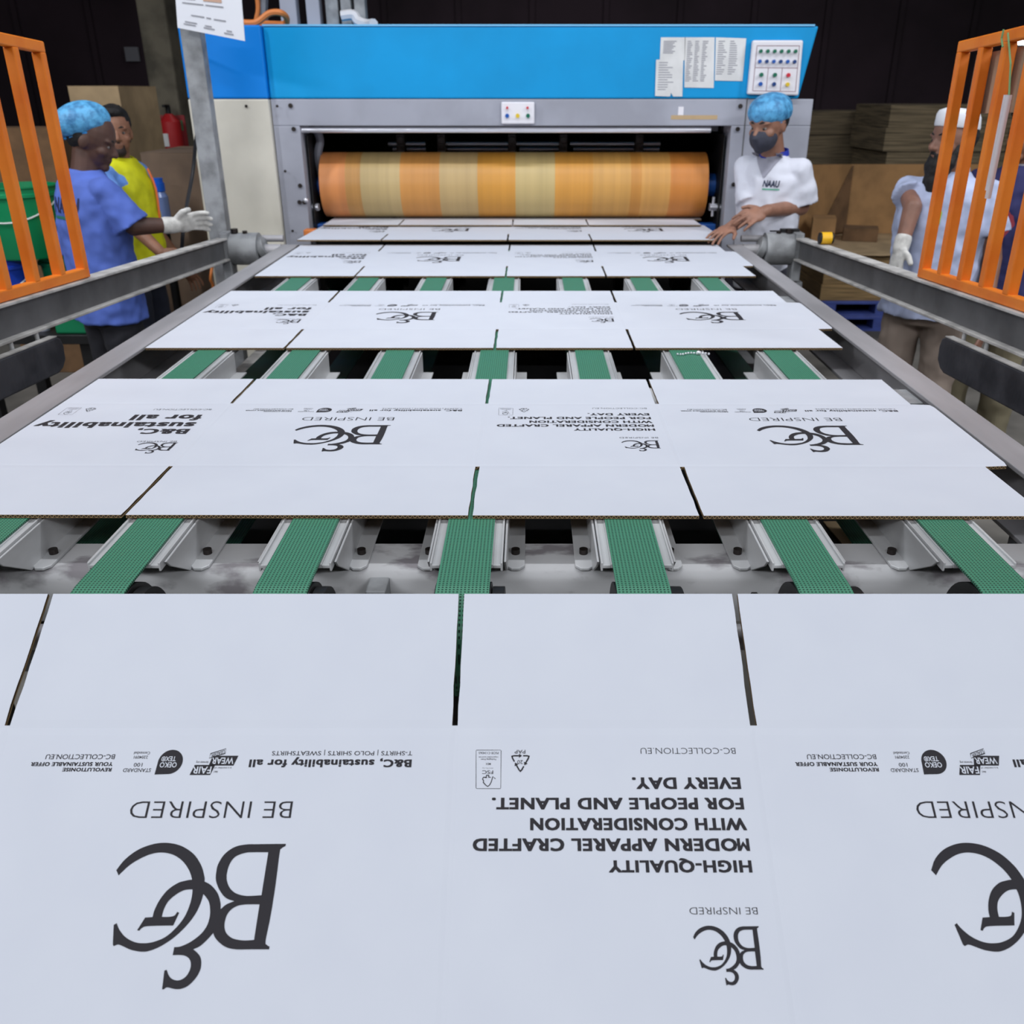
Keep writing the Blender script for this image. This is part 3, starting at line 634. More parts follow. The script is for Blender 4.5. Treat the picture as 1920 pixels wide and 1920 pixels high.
# grey posts and hoses behind the header, standing on the press
for u0, u1 in ((533, 563), (581, 606), (617, 640), (645, 664), (670, 690)):
    a = at(u0, 66, Y=5.6); b_ = at(u1, 66, Y=5.6); c = at(u0, 0, Y=5.6)
    m = MB(); m.box(a.x, b_.x, 5.56, 5.64, 2.055, 3.0); m.build('upright_post', M_grey if u0 < 610 else M_cast, press, bevel=0.004)
def up(*P): return [Vector((p.x, p.y, max(p.z, 2.086))) for p in P]
m = MB(); m.tube(up(at(455, 68, Y=5.3), at(480, 42, Y=5.3), at(505, 25, Y=5.3), at(526, 24, Y=5.3), at(537, 33, Y=5.35), at(534, 50, Y=5.4), at(505, 59, Y=5.4), at(470, 62, Y=5.4)), 0.016, smooth=5)
tag(m.build('orange_hose', mat('orange_hose', (222, 128, 60), 0.5), smooth=True), 'thick orange hose looping over the top left of the blue press', 'hose')
m = MB(); m.tube([at(478, 66, Y=5.7), at(480, 40, Y=5.7), at(484, 15, Y=5.7), at(480, -20, Y=5.7)], 0.013, smooth=4); m.build('riser_hose', mat('orange_hose', (222, 128, 60)), press, smooth=True)
m = MB(); m.tube([at(495, 66, Y=5.75), at(492, 20, Y=5.75), at(494, -20, Y=5.75)], 0.03, smooth=4); m.build('riser_duct', M_cast, press, smooth=True)
m = MB(); m.tube(up(at(640, 30, Y=5.49), at(662, 28, Y=5.49), at(672, 40, Y=5.48), at(690, 50, Y=5.45), at(702, 66, Y=5.4)), 0.026, smooth=4)
tag(m.build('white_hose', mat('white_hose', (215, 215, 220), 0.5), smooth=True), 'short white hose drooping over the press top beside the grey posts', 'hose')

m = MB(); m.box(-1.17, -1.112, 4.86, 4.93, 1.07, 1.115); es = m.build('end_stop', mat('orange_hose', (222, 128, 60), 0.5), press, bevel=0.006)
m = MB(); m.box(-1.16, -1.122, 4.93, YM, 1.075, 1.09); m.build('stop_arm', M_black, es)
# sheets of paper taped to the blue header
def taped(pts, label, lines, off=0.0015, torn=False, cols_=1):
    o = [at(u, v, Y=YM) for u, v in pts]
    m = MB(); m.mi = 0
    P = [p + Vector((0, -off, 0)) for p in o]
    m.prism(P, (0, -0.001, 0)); m.mi = 1
    x0 = min(p.x for p in o) + 0.015; x1 = max(p.x for p in o[:2]) - 0.02; z1 = max(p.z for p in o) - 0.02; z0 = min(p.z for p in o) + 0.03
    rnd = random.Random(int(x0 * 1000)); cw = (x1 - x0) / cols_
    for i in range(lines):
        z = z1 - (z1 - z0) * i / max(1, lines - 1)
        for c in range(cols_):
            a = x0 + cw * c; L = cw * rnd.uniform(0.35, 0.8)
            m.box(a, a + L, YM - off - 0.0016, YM - off - 0.001, z, z + 0.0045)
    b = m.build('taped_paper', [M_paper, M_print], bevel=0)
    return tag(b, label, 'paper', 'papers taped to the press')
taped([(1239, 70), (1285, 70), (1284, 113), (1237, 113)], 'small square printed paper taped at top left of the paper row', 8, 0.0015)
taped([(1230, 112), (1281, 110), (1279, 181), (1262, 181), (1258, 174), (1256, 181), (1228, 180)], 'torn edged lower left paper taped on the blue press header', 12, 0.004)
taped([(1284, 70), (1340, 70), (1338, 165), (1283, 164)], 'tall paper dense with printed rows, middle of the taped row', 22, 0.0015, cols_=3)
taped([(1342, 70), (1399, 72), (1392, 152), (1340, 151)], 'plastic sleeved printed paper taped next to the button panel', 16, 0.0015, cols_=2)

# ------------------------------------------------------------------ lifting arms with guard plates
ARM_S = math.tan(math.radians(3.0))
def arm(side, xc, label):
    sx = -1 if side == 'l' else 1
    t = thing('lift_arm', (xc, 4.5, 1.08), label, 'machine arm', 'lifting arms beside the conveyor')
    def P(dx, y, dz): return Vector((xc + dx, y, 1.078 + (4.497 - y) * ARM_S + dz))
    y0, y1 = 4.47, 1.45
    m = MB()
    def bar(dx0, dx1, z0, z1): m.hexa([P(dx0, y0, z0), P(dx1, y0, z0), P(dx1, y0, z1), P(dx0, y0, z1)], [P(dx0, y1, z0), P(dx1, y1, z0), P(dx1, y1, z1), P(dx0, y1, z1)])
    bar(-0.006, 0.006, -0.045, 0.045)
    m.build('beam_web', M_arm, t)
    m = MB(); bar(-0.028, 0.028, 0.043, 0.052); m.build('top_flange', M_armlip, t, bevel=0.002)
    m = MB(); bar(-0.03, 0.03, -0.052, -0.043); m.build('bottom_flange', M_armlip, t, bevel=0.002)
    # pivot hub and tubes toward the conveyor
    hx = xc - sx * 0.03; ex = -1.196 if side == 'l' else 1.028
    m = MB(); m.cyl((hx, 4.5, 1.075), (hx - sx * 0.13, 4.5, 1.075), 0.075, n=36); m.cyl((hx - sx * 0.13, 4.5, 1.075), (hx - sx * 0.16, 4.5, 1.085), 0.05, n=24)
    hb = m.build('pivot_hub', M_cast, t, smooth=True, auto=35)
    m = MB(); m.cyl((hx - sx * 0.12, 4.5, 1.07), (ex, 4.5, 1.07), 0.027, n=20); m.cyl((hx - sx * 0.12, 4.56, 1.115), (ex, 4.56, 1.115), 0.016, n=16); m.build('pivot_shaft', M_rail, t, smooth=True, auto=35)
    m = MB(); a, b_ = sorted((xc - sx * 0.03, xc + sx * 0.012)); m.box(a, b_, 4.44, 4.53, 0.93, 1.155); m.build('end_plate', M_cast, t, bevel=0.004)
    m = MB(); m.cyl((hx - sx * 0.02, 4.49, 1.15), (hx - sx * 0.02, 4.49, 1.17), 0.018, n=8); m.cyl((hx - sx * 0.07, 4.49, 1.148), (hx - sx * 0.07, 4.49, 1.16), 0.012, n=8); m.build('hub_bolt', M_bolt, hb)
    # dark guard plate hung below the near half of the arm
    gx = xc - sx * 0.04; yA, yB = 2.70, 1.5
    zt = lambda y: 1.100 + (2.68 - y) * ARM_S
    poly = [(yB, zt(yB)), (yA - 0.03, zt(yA)), (yA - 0.01, zt(yA) - 0.01), (yA, zt(yA) - 0.035), (yA - 0.005, zt(yA) - 0.075), (yA - 0.03, zt(yA) - 0.095), (yA - 0.06, zt(yA) - 0.103), (yB, zt(yB) - 0.105)]
    m = MB(); m.prism([(gx - 0.012, y, z) for y, z in poly], (0.024, 0, 0)); gp = m.build('guard_plate', mat('scuffed_dark_plate', (74, 74, 80), 0.55, 0.2, col2=(52, 52, 58), scale=9, bump=0.1), t, bevel=0.005)
    m = MB(); m.hexa([(gx - 0.012, yA - 0.03, zt(yA)), (gx + 0.012, yA - 0.03, zt(yA)), (gx + 0.012, yA - 0.03, zt(yA) + 0.003), (gx - 0.012, yA - 0.03, zt(yA) + 0.003)],
                     [(gx - 0.012, yB, zt(yB)), (gx + 0.012, yB, zt(yB)), (gx + 0.012, yB, zt(yB) + 0.003), (gx - 0.012, yB, zt(yB) + 0.003)]); m.build('plate_edge', M_armlip, gp)
    for yy in (2.62, 2.48):
        m = MB(); m.cyl((gx + sx * 0.02, yy, zt(yy) - 0.06), (xc - sx * 0.02, yy, P(0, yy, -0.05).z), 0.006, n=10); m.build('hanger_rod', M_alu, t, smooth=True)
    return t
arm('l', -1.46, 'grey I-beam lifting arm left of the conveyor, under the left orange gate')
arm('r', 1.29, 'grey I-beam lifting arm right of the conveyor, under the right orange gate')
# ------------------------------------------------------------------ orange guard gates on the arms
def gate(xc, sx, label):
    Y0 = 3.02
    zt = lambda y: 1.078 + (4.497 - y) * ARM_S + 0.052
    t = thing('guard_gate', (xc, Y0, zt(Y0)), label, 'guard gate', 'orange guard gates on the lifting arms')
    a = 0.0155; H = 0.69; L = 8 * (0.157 if sx < 0 else 0.141)
    def rail(name, zo):
        m = MB(); y1 = Y0 - L
        m.hexa([(xc - a, Y0 + a, zt(Y0) + zo), (xc + a, Y0 + a, zt(Y0) + zo), (xc + a, Y0 + a, zt(Y0) + zo + 2 * a), (xc - a, Y0 + a, zt(Y0) + zo + 2 * a)],
               [(xc - a, y1 - a, zt(y1) + zo), (xc + a, y1 - a, zt(y1) + zo), (xc + a, y1 - a, zt(y1) + zo + 2 * a), (xc - a, y1 - a, zt(y1) + zo + 2 * a)])
        m.build(name, M_orange, t, bevel=0.004)
    rail('bottom_rail', 0.001); rail('top_rail', H - 2 * a)
    for k in range(9):
        y = Y0 - k * L / 8; m = MB(); m.box(xc - a, xc + a, y - a, y + a, zt(y) + 2 * a - 0.002, zt(y) + H - 2 * a + 0.002)
        m.build('bar', M_orange, t, bevel=0.004)
    return t
gate(-1.46, -1, 'orange barred guard gate on the left arm beside the blue shirted worker')
gate(1.29, 1, 'orange barred guard gate on the right arm in front of the bearded worker')

# cardboard liner behind the right gate, and a pale stick tied to it with green string
m = MB()
q = [(2.99, 1.70), (2.71, 1.71), (2.71, 1.872), (2.99, 1.86)]
m.prism([(1.317, y, z) for y, z in q], (0.02, 0, 0)); m.box(1.337, 1.352, 2.9, 2.93, 1.72, 1.85); m.box(1.337, 1.352, 2.76, 2.79, 1.72, 1.85)
o = m.build('cardboard_liner', mat('gate_card', (176, 146, 122), 0.9, var=0.2, scale=20, stretch=(1, 1, 0.1)))
tag(o, 'small tan cardboard panel fixed behind the bars of the right gate', 'cardboard')
st = thing('tied_stick', (1.25, 2.5, 1.4), 'pale ribbed stick tied with green string to the right orange gate', 'stick')
p0 = at(1892, 178, X=1.262); p1 = at(1852, 372, X=1.262)
m = MB(); d = (p1 - p0).normalized(); m.cyl(p0, p1, 0.008, 0.008, n=10); m.cyl(p0 + Vector((0, 0.014, 0)), p1 + Vector((0, 0.012, 0.02)), 0.007, 0.006, n=10); m.build('stick', mat('pale_stick', (208, 200, 204), 0.6), st, smooth=True)
m = MB(); m.tube([p0, at(1895, 120, X=1.262), at(1890, 62, X=1.262)], 0.0025, n=6); m.tube([at(1882, 55, X=1.262), at(1878, 72, X=1.262), at(1880, 88, X=1.262)], 0.0025, n=6); m.build('string', mat('green_string', (120, 160, 110), 0.8), st)

# ------------------------------------------------------------------ sign post with notice, cables
t = thing('sign_post', (-1.52, 4.63, 0), 'grey square post on the left carrying a white printed notice', 'sign post')
m = MB(); m.box(-1.57, -1.48, 4.60, 4.67, 0.015, 2.07); m.build('post', M_cast, t, bevel=0.004)
m = MB(); m.box(-1.64, -1.41, 4.55, 4.72, 0, 0.015); m.build('base_plate', M_arm, t)
nb = [at(325, -60, Y=4.52), at(448, -60, Y=4.45), at(459, 77, Y=4.45), at(333, 52, Y=4.52)]
m = MB(); m.prism(nb, (0, 0.006, 0)); bd = m.build('notice_board', mat('notice_paper', (226, 228, 236), 0.5), t)
m = MB()
def npt(s, q): return nb[0].lerp(nb[1], s).lerp(nb[3].lerp(nb[2], s), q) + Vector((0, -0.002, 0))
def nrect(s0, s1, q0, q1): m.prism([npt(s0, q0), npt(s1, q0), npt(s1, q1), npt(s0, q1)], (0, -0.0006, 0))
for s0, s1, qq in ((.1, .85, .40), (.1, .42, .55), (.45, .72, .55), (.1, .3, .48), (.22, .42, .74), (.45, .52, .745), (.56, .74, .75), (.12, .3, .86), (.42, .52, .87), (.1, .28, .90), (.4, .56, .905), (.74, .82, .89), (.70, .84, .93)): nrect(s0, s1, qq, qq + 0.018)
m.build('notice_print', M_print, bd)
m = MB(); nrect(.42, .7, .40, .5); m.build('notice_stamp', mat('stamp_tan', (196, 160, 140), 0.8), bd)
m = MB(); m.tube([at(398, 196, Y=4.68) + Vector((0, 0, 0)), at(378, 222, Y=4.72), at(368, 260, Y=4.74), at(362, 320, Y=4.74), at(352, 375, Y=4.6), at(344, 425, Y=4.4), at(341, 470, Y=4.4)], 0.009, smooth=5)
tag(m.build('black_cable', mat('black_cable', (38, 38, 42), 0.5), smooth=True), 'black cable hanging from the sign post down to the gloved hand', 'cable')
m = MB(); m.tube([at(345, 97, Y=5.01), at(358, 95, Y=4.95), at(372, 97, Y=4.85), at(384, 104, Y=4.68)], 0.006, smooth=4)
tag(m.build('looped_wire', mat('black_cable', (38, 38, 42))), 'short dark wire looping from the blue press band to the post', 'wire')
m = MB(); m.box(1.265, 1.325, 4.46, 4.53, 0.0, 0.925); tag(m.build('support_post', M_cast, bevel=0.004), 'short grey steel post holding up the right arm hub', 'post')
# orange cable end below the left hub
m = MB(); m.tube([at(398, 500, Y=4.55), at(396, 512, Y=4.52), at(395, 525, Y=4.52), at(400, 540, Y=4.55), at(402, 600, Y=4.6)], 0.007, smooth=4)
tag(m.build('orange_cable', mat('orange_hose', (222, 128, 60)), smooth=True), 'thin orange cable dangling below the left arm near the press', 'cable')
# tools lying on the right arm
tt = thing('tape_measure', (1.31, 4.2, 1.15), 'yellow and black tape measure lying on the right grey arm', 'tape measure')
c = Vector((1.305, 4.13, 1.149 + 0.028))
m = MB(); m.cyl(c + Vector((-0.022, 0, 0)), c + Vector((0.022, 0, 0)), 0.026, n=20); m.build('case', mat('tape_yellow', (232, 178, 30), 0.4), tt, smooth=True, auto=40)
m = MB(); m.cyl(c + Vector((-0.03, 0.0, 0)), c + Vector((-0.022, 0, 0)), 0.024, n=20); m.cyl(c + Vector((0.022, 0.0, 0)), c + Vector((0.03, 0, 0)), 0.024, n=20); m.box(1.292, 1.318, 4.155, 4.20, 1.149, 1.17); m.build('grip', M_black, tt)
m = MB(); m.box(1.20, 1.29, 4.49, 4.52, 1.152, 1.168); m.box(1.15, 1.205, 4.5, 4.512, 1.153, 1.160); m.mi = 1; m.box(1.235, 1.255, 4.488, 4.522, 1.152, 1.1685)
tag(m.build('knife', [M_black, mat('tape_yellow', (232, 178, 30))], bevel=0.003), 'dark utility knife with a yellow band lying on the right hub', 'knife')
# ------------------------------------------------------------------ goods and fittings around the press
def carton(name, x0, x1, y0, y1, z0, z1, m_, label, cat='carton', rot=0.0, group=None, flap=True):
    c = Vector(((x0 + x1) / 2, (y0 + y1) / 2, z0)); t = thing(name, c, label, cat, group); t.rotation_euler.z = 0
    R = Matrix.Translation(c) @ Matrix.Rotation(rot, 4, 'Z') @ Matrix.Translation(-c)
    m = MB(); m.box(x0, x1, y0, y1, z0, z1 - 0.004, M=R); m.build('carton_body', m_, t, bevel=0.004)
    if flap:
        ym = (y0 + y1) / 2
        for a, b_ in ((y0, ym - 0.002), (ym + 0.002, y1)):
            m = MB(); m.box(x0, x1, a, b_, z1 - 0.004, z1, M=R); m.build('flap', m_, t)
    return t
p = at(131, 161, Y=6.5); q = at(232, 161, Y=6.5)
carton('tall_carton', p.x, q.x, 6.5, 7.0, 0, p.z, M_kraftp, 'tall tan carton standing behind the two workers on the left', rot=-0.12)
p = at(262, 286, Y=5.62); q = at(405, 286, Y=5.62)
carton('rough_crate', p.x, q.x, 5.62, 6.3, 0, p.z, mat('dull_board', (128, 106, 88), 0.9, col2=(100, 84, 72), scale=3), 'dull brown board crate between the yellow vest and the cream press door', 'crate')
p = at(-60, 240, Y=6.1); q = at(112, 240, Y=6.1)
carton('brown_carton', p.x, q.x, 6.1, 6.42, 0, p.z, M_kraftd, 'dark brown carton behind the left orange gate and green bucket')
# concrete pillar with a fire extinguisher
p = at(262, 60, Y=8.4); q = at(316, 60, Y=8.4)
m = MB(); m.box(p.x, q.x, 8.4, 8.75, 0, 7); struct(m.build('pillar', mat('pillar_concrete', (112, 106, 92), 0.9, var=0.3, scale=4), bevel=0.02))
p = at(322, 262, Y=8.25)
t = thing('fire_extinguisher', (p.x, 8.27, p.z - 0.25), 'red fire extinguisher hung low on the concrete pillar', 'fire extinguisher')
m = MB(); m.cyl((p.x, 8.27, p.z - 0.3), (p.x, 8.27, p.z + 0.14), 0.085, n=24); m.cyl((p.x, 8.27, p.z + 0.14), (p.x, 8.27, p.z + 0.2), 0.085, 0.03, n=24)
m.build('cylinder_body', mat('red_paint', (176, 36, 40), 0.4), t, smooth=True, auto=40)
m = MB(); m.cyl((p.x, 8.27, p.z + 0.2), (p.x, 8.27, p.z + 0.26), 0.02); m.box(p.x - 0.01, p.x + 0.01, 8.17, 8.29, p.z + 0.25, p.z + 0.27); m.build('valve', M_black, t)
m = MB(); m.box(p.x - 0.05, p.x + 0.0, 8.178, 8.188, p.z - 0.05, p.z + 0.05); m.build('bottle_label', M_paper, t)
a = at(296, 216, Y=8.385)
m = MB(); m.box(a.x, a.x + 0.22, 8.385, 8.399, a.z - 0.42, a.z); m.mi = 1; m.box(a.x + 0.06, a.x + 0.2, 8.383, 8.385, a.z - 0.12, a.z - 0.04)
tag(m.build('safety_sign', [mat('sign_red', (150, 44, 50), 0.6), mat('sign_green', (70, 130, 90), 0.6)]), 'red and green safety sign fixed on the concrete pillar', 'sign')
a = at(232, 88, Y=13.9); b_ = at(262, 115, Y=13.9)
m = MB(); m.box(a.x, b_.x, 13.9, 13.935, b_.z, a.z); tag(m.build('wall_notice', mat('dim_paper', (150, 150, 158), 0.8)), 'small pale notice on the dark back wall left of the pillar', 'notice')

p = at(1915, 73, Y=13.9)
t = thing('wall_lamp', (p.x, 13.9, p.z), 'small bright white lamp on the dark back wall, seen through the right gate', 'lamp')
m = MB(); m.box(p.x - 0.16, p.x + 0.16, 13.84, 13.935, p.z - 0.10, p.z + 0.10); m.build('lamp_housing', M_cast, t, bevel=0.02)
lm = bpy.data.materials.new('lamp_glow'); lm.use_nodes = True; lb = lm.node_tree.nodes['Principled BSDF']
lb.inputs['Emission Color'].default_value = (0.9, 0.95, 1, 1); lb.inputs['Emission Strength'].default_value = 12
m = MB(); m.box(p.x - 0.12, p.x + 0.12, 13.83, 13.845, p.z - 0.07, p.z + 0.07); m.build('lamp_lens', lm, t, bevel=0.01)
# bench with buckets and crates, left
bx0, bx1 = at(-60, 640, Y=4.75).x, at(176, 640, Y=4.75).x
t = thing('low_bench', ((bx0 + bx1) / 2, 5.0, 0), 'low dark bench on the left carrying green and blue buckets', 'bench')
m = MB(); m.box(bx0, bx1, 4.72, 5.35, 0.55, 0.60); m.build('bench_top', M_black, t, bevel=0.004)
for x in (bx0 + 0.05, bx1 - 0.05):
    for y in (4.78, 5.29): m = MB(); m.box(x - 0.03, x + 0.03, y - 0.03, y + 0.03, 0, 0.55); m.build('leg', M_black, t)
M_gr = mat('green_plastic', (8, 116, 76), 0.4); M_bl = mat('blue_plastic', (24, 62, 178), 0.4)
def bucket(c, r0, r1, h, m_, label, handle=True, cat='bucket', group='buckets on the low bench'):
    c = Vector(c); t = thing('plastic_bucket', c, label, cat, group)
    n = 32; rings = []
    for rr, zz in ((r0 * .96, 0), (r0, 0.01), (r1, h - 0.05), (r1 + .012, h - .05), (r1 + .012, h - .035), (r1 + .004, h - .03), (r1 + .004, h - .008), (r1 + .012, h - .006), (r1 + .012, h), (r1 - .004, h), (r0 - .004, 0.015)):
        rings.append([c + Vector((math.cos(2 * PI * k / n) * rr, math.sin(2 * PI * k / n) * rr, zz)) for k in range(n)])
    m = MB(); m.rings(rings); m.build('bucket_body', m_, t, smooth=True, auto=35)
    if handle:
        m = MB(); pts = [c + Vector((r1 * 1.04 * math.cos(a), -abs(math.sin(a)) * r1 * 0.9 - 0.02 * math.sin(a), h - 0.07 - 0.10 * math.sin(a))) for a in [PI * k / 14 for k in range(15)]]
        m.tube(pts, 0.004, n=6); m.build('handle', M_paper, t)
    return t
def bpos(u, v, Y): return at(u, v, Y=Y)
c = bpos(28, 590, 4.98); bucket((c.x, 4.98, 0.601), 0.115, 0.14, 0.36, M_bl, 'blue plastic bucket on the bench behind the left gate')
c = bpos(118, 590, 5.05); bucket((c.x + 0.05, 5.1, 0.601), 0.105, 0.125, 0.36, M_gr, 'lower green bucket between the blue bucket and blue shirt', handle=False)
c = bpos(62, 420, 5.0)
bucket((at(58, 478, Y=5.0).x, 5.0, 0.963), 0.165, 0.19, 0.36, mat('green_plastic_bright', (10, 134, 84), 0.4), 'big bright green bucket stacked high behind the left gate')
c = bpos(160, 610, 4.85)
t = thing('green_crate', (c.x, 4.85, 0.601), 'green plastic crate with a pale rope, on the bench below the left arm', 'crate')
m = MB(); m.box(c.x - 0.11, c.x + 0.13, 4.74, 4.93, 0.601, 0.80); m.box(c.x - 0.12, c.x + 0.14, 4.73, 4.94, 0.78, 0.80); m.build('crate_body', M_gr, t, bevel=0.01)
m = MB(); m.tube([(c.x - 0.08, 4.725, 0.79), (c.x + 0.0, 4.722, 0.74), (c.x + 0.12, 4.725, 0.66)], 0.006, smooth=4); m.build('rope', M_kraftp, t)
c = at(85, 618, Y=4.85); m = MB(); m.cyl((c.x, 4.83, 0.601), (c.x, 4.83, 0.72), 0.035, 0.038, n=24); tag(m.build('white_tub', mat('tub_grey', (170, 174, 190), 0.4), smooth=True), 'small pale grey tub on the bench next to the green crate', 'tub')
# water bottle on a stand behind the yellow vest
c = at(308, 420, Y=5.45)
t = thing('bottle_stand', (c.x, 5.45, 0), 'thin dark stand behind the yellow vest holding a bottle', 'stand')
m = MB(); m.cyl((c.x, 5.45, 0.02), (c.x, 5.45, c.z - 0.015), 0.025); m.build('stand_pole', M_black, t); m = MB(); m.cyl((c.x, 5.45, 0), (c.x, 5.45, 0.02), 0.14); m.build('base', M_black, t)
m = MB(); m.cyl((c.x, 5.45, c.z - 0.015), (c.x, 5.45, c.z), 0.08); m.build('stand_top', M_black, t)
t = thing('water_bottle', (c.x, 5.45, c.z), 'clear bottle with blue cap standing behind the yellow vest', 'bottle')
m = MB(); m.cyl((c.x, 5.45, c.z), (c.x, 5.45, c.z + 0.15), 0.045, n=24); m.cyl((c.x, 5.45, c.z + 0.15), (c.x, 5.45, c.z + 0.18), 0.045, 0.03, n=24); m.build('bottle_body', mat('bottle_plastic', (120, 140, 190), 0.15), t, smooth=True, auto=40)
m = MB(); m.cyl((c.x, 5.45, c.z + 0.18), (c.x, 5.45, c.z + 0.225), 0.036, n=24); m.cyl((c.x, 5.45, c.z + 0.225), (c.x, 5.45, c.z + 0.25), 0.03, n=24); m.build('cap', mat('cap_blue', (16, 98, 214), 0.35), t, smooth=True, auto=40)

# right: pallet load with an open cardboard bin
LX0, LX1, LY0, LY1 = 2.30, 3.9, 7.3, 8.5
def pallet(z, label):
    t = thing('plastic_pallet', ((LX0 + LX1) / 2, 7.9, z), label, 'pallet', 'blue pallets under the right cardboard load')
    mm = mat('pallet_blue', (62, 78, 150), 0.5, var=0.15)
    m = MB(); m.box(LX0, LX1, LY0, LY1, z + 0.095, z + 0.12); m.build('deck', mm, t, bevel=0.003)
    for k in range(4):
        for j in range(3):
            x = LX0 + k * (LX1 - LX0 - 0.16) / 3; y = LY0 + j * (LY1 - LY0 - 0.14) / 2
            m = MB(); m.box(x, x + 0.16, y, y + 0.14, z + 0.02, z + 0.095); m.build('block', mm, t)
    for j in range(3):
        y = LY0 + j * (LY1 - LY0 - 0.14) / 2; m = MB(); m.box(LX0, LX1, y, y + 0.14, z, z + 0.02); m.build('skid', mm, t)
pallet(0.0, 'blue plastic pallet on the floor, lower of two under the right cardboard load')
pallet(0.121, 'blue plastic pallet stacked on top of another under the right cardboard load')
z = 0.242; rnd = random.Random(5)
for k, hgt in enumerate((0.13, 0.13, 0.10)):
    m = MB(); dx = rnd.uniform(-0.03, 0.03); m.box(LX0 + 0.02 + dx, LX1 + dx, LY0 + 0.02, LY1, z, z + hgt - 0.002)
    tag(m.build('cardboard_bundle', mat('kraft_layers', (150, 122, 82), 0.9, var=0.35, scale=30, stretch=(0.1, 0.1, 6)), bevel=0.003), ('lowest flat cardboard bundle resting on the blue pallets', 'middle flat cardboard bundle on the blue pallets', 'top flat cardboard bundle below the open bin')[k], 'cardboard bundle', 'cardboard bundles on the blue pallets')
    z += hgt
t = thing('open_bin', (3.0, 8.0, z), 'open brown cardboard bin on the right, two tall walls around a flat base', 'cardboard bin')
m = MB()
q = [(LX0 - 0.02, 7.32), (2.75, 7.25), (3.3, 7.4), (LX1, 7.35), (LX1, 8.45), (LX0, 8.45)]
m.prism([(x, y, z + 0.001) for x, y in q], (0, 0, 0.012)); m.build('base_sheet', M_kraftp, t)
xb = at(1597, 310, Y=8.4).x; zt_ = at(1650, 308, Y=8.4).z
m = MB(); m.box(xb, LX1, 8.4, 8.415, z + 0.014, zt_); m.build('back_wall', M_kraft, t)
m = MB(); m.prism([(xb, 8.4, z + 0.014), (2.28, 8.05, z + 0.014), (2.28, 8.05, zt_ + 0.02), (xb, 8.4, zt_)], (-0.006, 0.014, 0)); m.build('side_wall', M_kraft, t)
m = MB(); m.prism([(xb + 0.004, 8.39, zt_ - 0.01), (xb + 0.01, 8.38, z + 0.03), (xb - 0.28, 8.2, z + 0.03)], (0.008, -0.008, 0)); m.build('side_wall_shadow', M_kraftd, t)  # dark triangle standing in for the shadow cast by the side wall
a = at(1527, 430, Y=7.8); b_ = at(1562, 430, Y=7.8)
carton('small_carton', a.x, b_.x + 0.03, 7.75, 8.0, z + 0.014, z + 0.22, M_kraft, 'small closed carton sitting inside the open cardboard bin', rot=-0.25)
a = at(1565, 430, Y=7.95)
carton('flat_carton', a.x + 0.10, a.x + 0.38, 7.9, 8.12, z + 0.014, z + 0.12, M_kraftd, 'low flat carton lying beside the small carton inside the bin', rot=-0.3)
# stacks of board behind
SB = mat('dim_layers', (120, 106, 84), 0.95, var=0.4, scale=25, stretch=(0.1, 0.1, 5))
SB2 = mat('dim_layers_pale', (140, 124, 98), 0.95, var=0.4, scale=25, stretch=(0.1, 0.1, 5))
a0, a1 = at(1500, 250, Y=10.4).x, at(1675, 250, Y=10.4).x; c0, c1 = at(1668, 250, Y=9.3).x, at(1800, 250, Y=9.3).x
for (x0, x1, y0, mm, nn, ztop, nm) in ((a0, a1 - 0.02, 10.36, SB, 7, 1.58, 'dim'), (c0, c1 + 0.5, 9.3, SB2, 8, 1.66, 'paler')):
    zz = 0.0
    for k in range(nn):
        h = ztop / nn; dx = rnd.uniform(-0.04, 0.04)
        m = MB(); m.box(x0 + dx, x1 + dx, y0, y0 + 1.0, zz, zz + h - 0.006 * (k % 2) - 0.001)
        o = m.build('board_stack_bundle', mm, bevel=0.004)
        tag(o, '%s bundle of flat brown board in the %s stack behind the open bin' % (('bottom', 'second', 'third', 'fourth', 'fifth', 'sixth', 'seventh', 'eighth')[k] if k < nn - 1 else 'topmost', nm), 'board bundle', 'board bundles stacked at the back right')
        zz += h
# scraps fallen under the belts
m = MB(); q = [at(u, v, z=0.74) for u, v in ((1546, 962), (1624, 962), (1656, 998), (1588, 1011))]
m.prism(q, (0, 0, 0.004)); o = m.build('cardboard_scrap', M_kraftp); tag(o, 'loose tan cardboard scrap lying in the pan under the right belts', 'cardboard scrap')
for v in o.data.vertices: v.co.z -= 0.028
m = MB(); a = at(1618, 1004, z=0.72); b_ = at(1662, 1019, z=0.72); m.tube([a, b_], 0.008); tag(m.build('orange_rod', mat('orange_hose', (222, 128, 60))), 'short orange rod in the pan beside the cardboard scrap', 'rod')
m = MB()
for k in range(12):
    p = Vector((0.415 + 0.008 * k, 2.505 - 0.004 * math.sin(k * 1.1) - 0.002 * abs(k - 6), ZB + 0.004)); m.ell(p, (0.0035, 0.0035, 0.0035), n=8, m=6)
m.ell((0.475, 2.50, ZB + 0.006), (0.008, 0.005, 0.006), n=10, m=6)
tag(m.build('bead_chain', M_chrome, smooth=True), 'tiny shiny bead chain lying on a green belt at the third sheet edge', 'chain')
for x, mm in ((-1.12, M_armlip), (-0.99, M_arm), (0.88, M_arm), (0.98, M_armlip)):
    m = MB(); m.box(x - 0.035, x + 0.035, 1.5, 4.3, 0.715, 0.775); m.build('lower_beam', mm, conv, bevel=0.004)
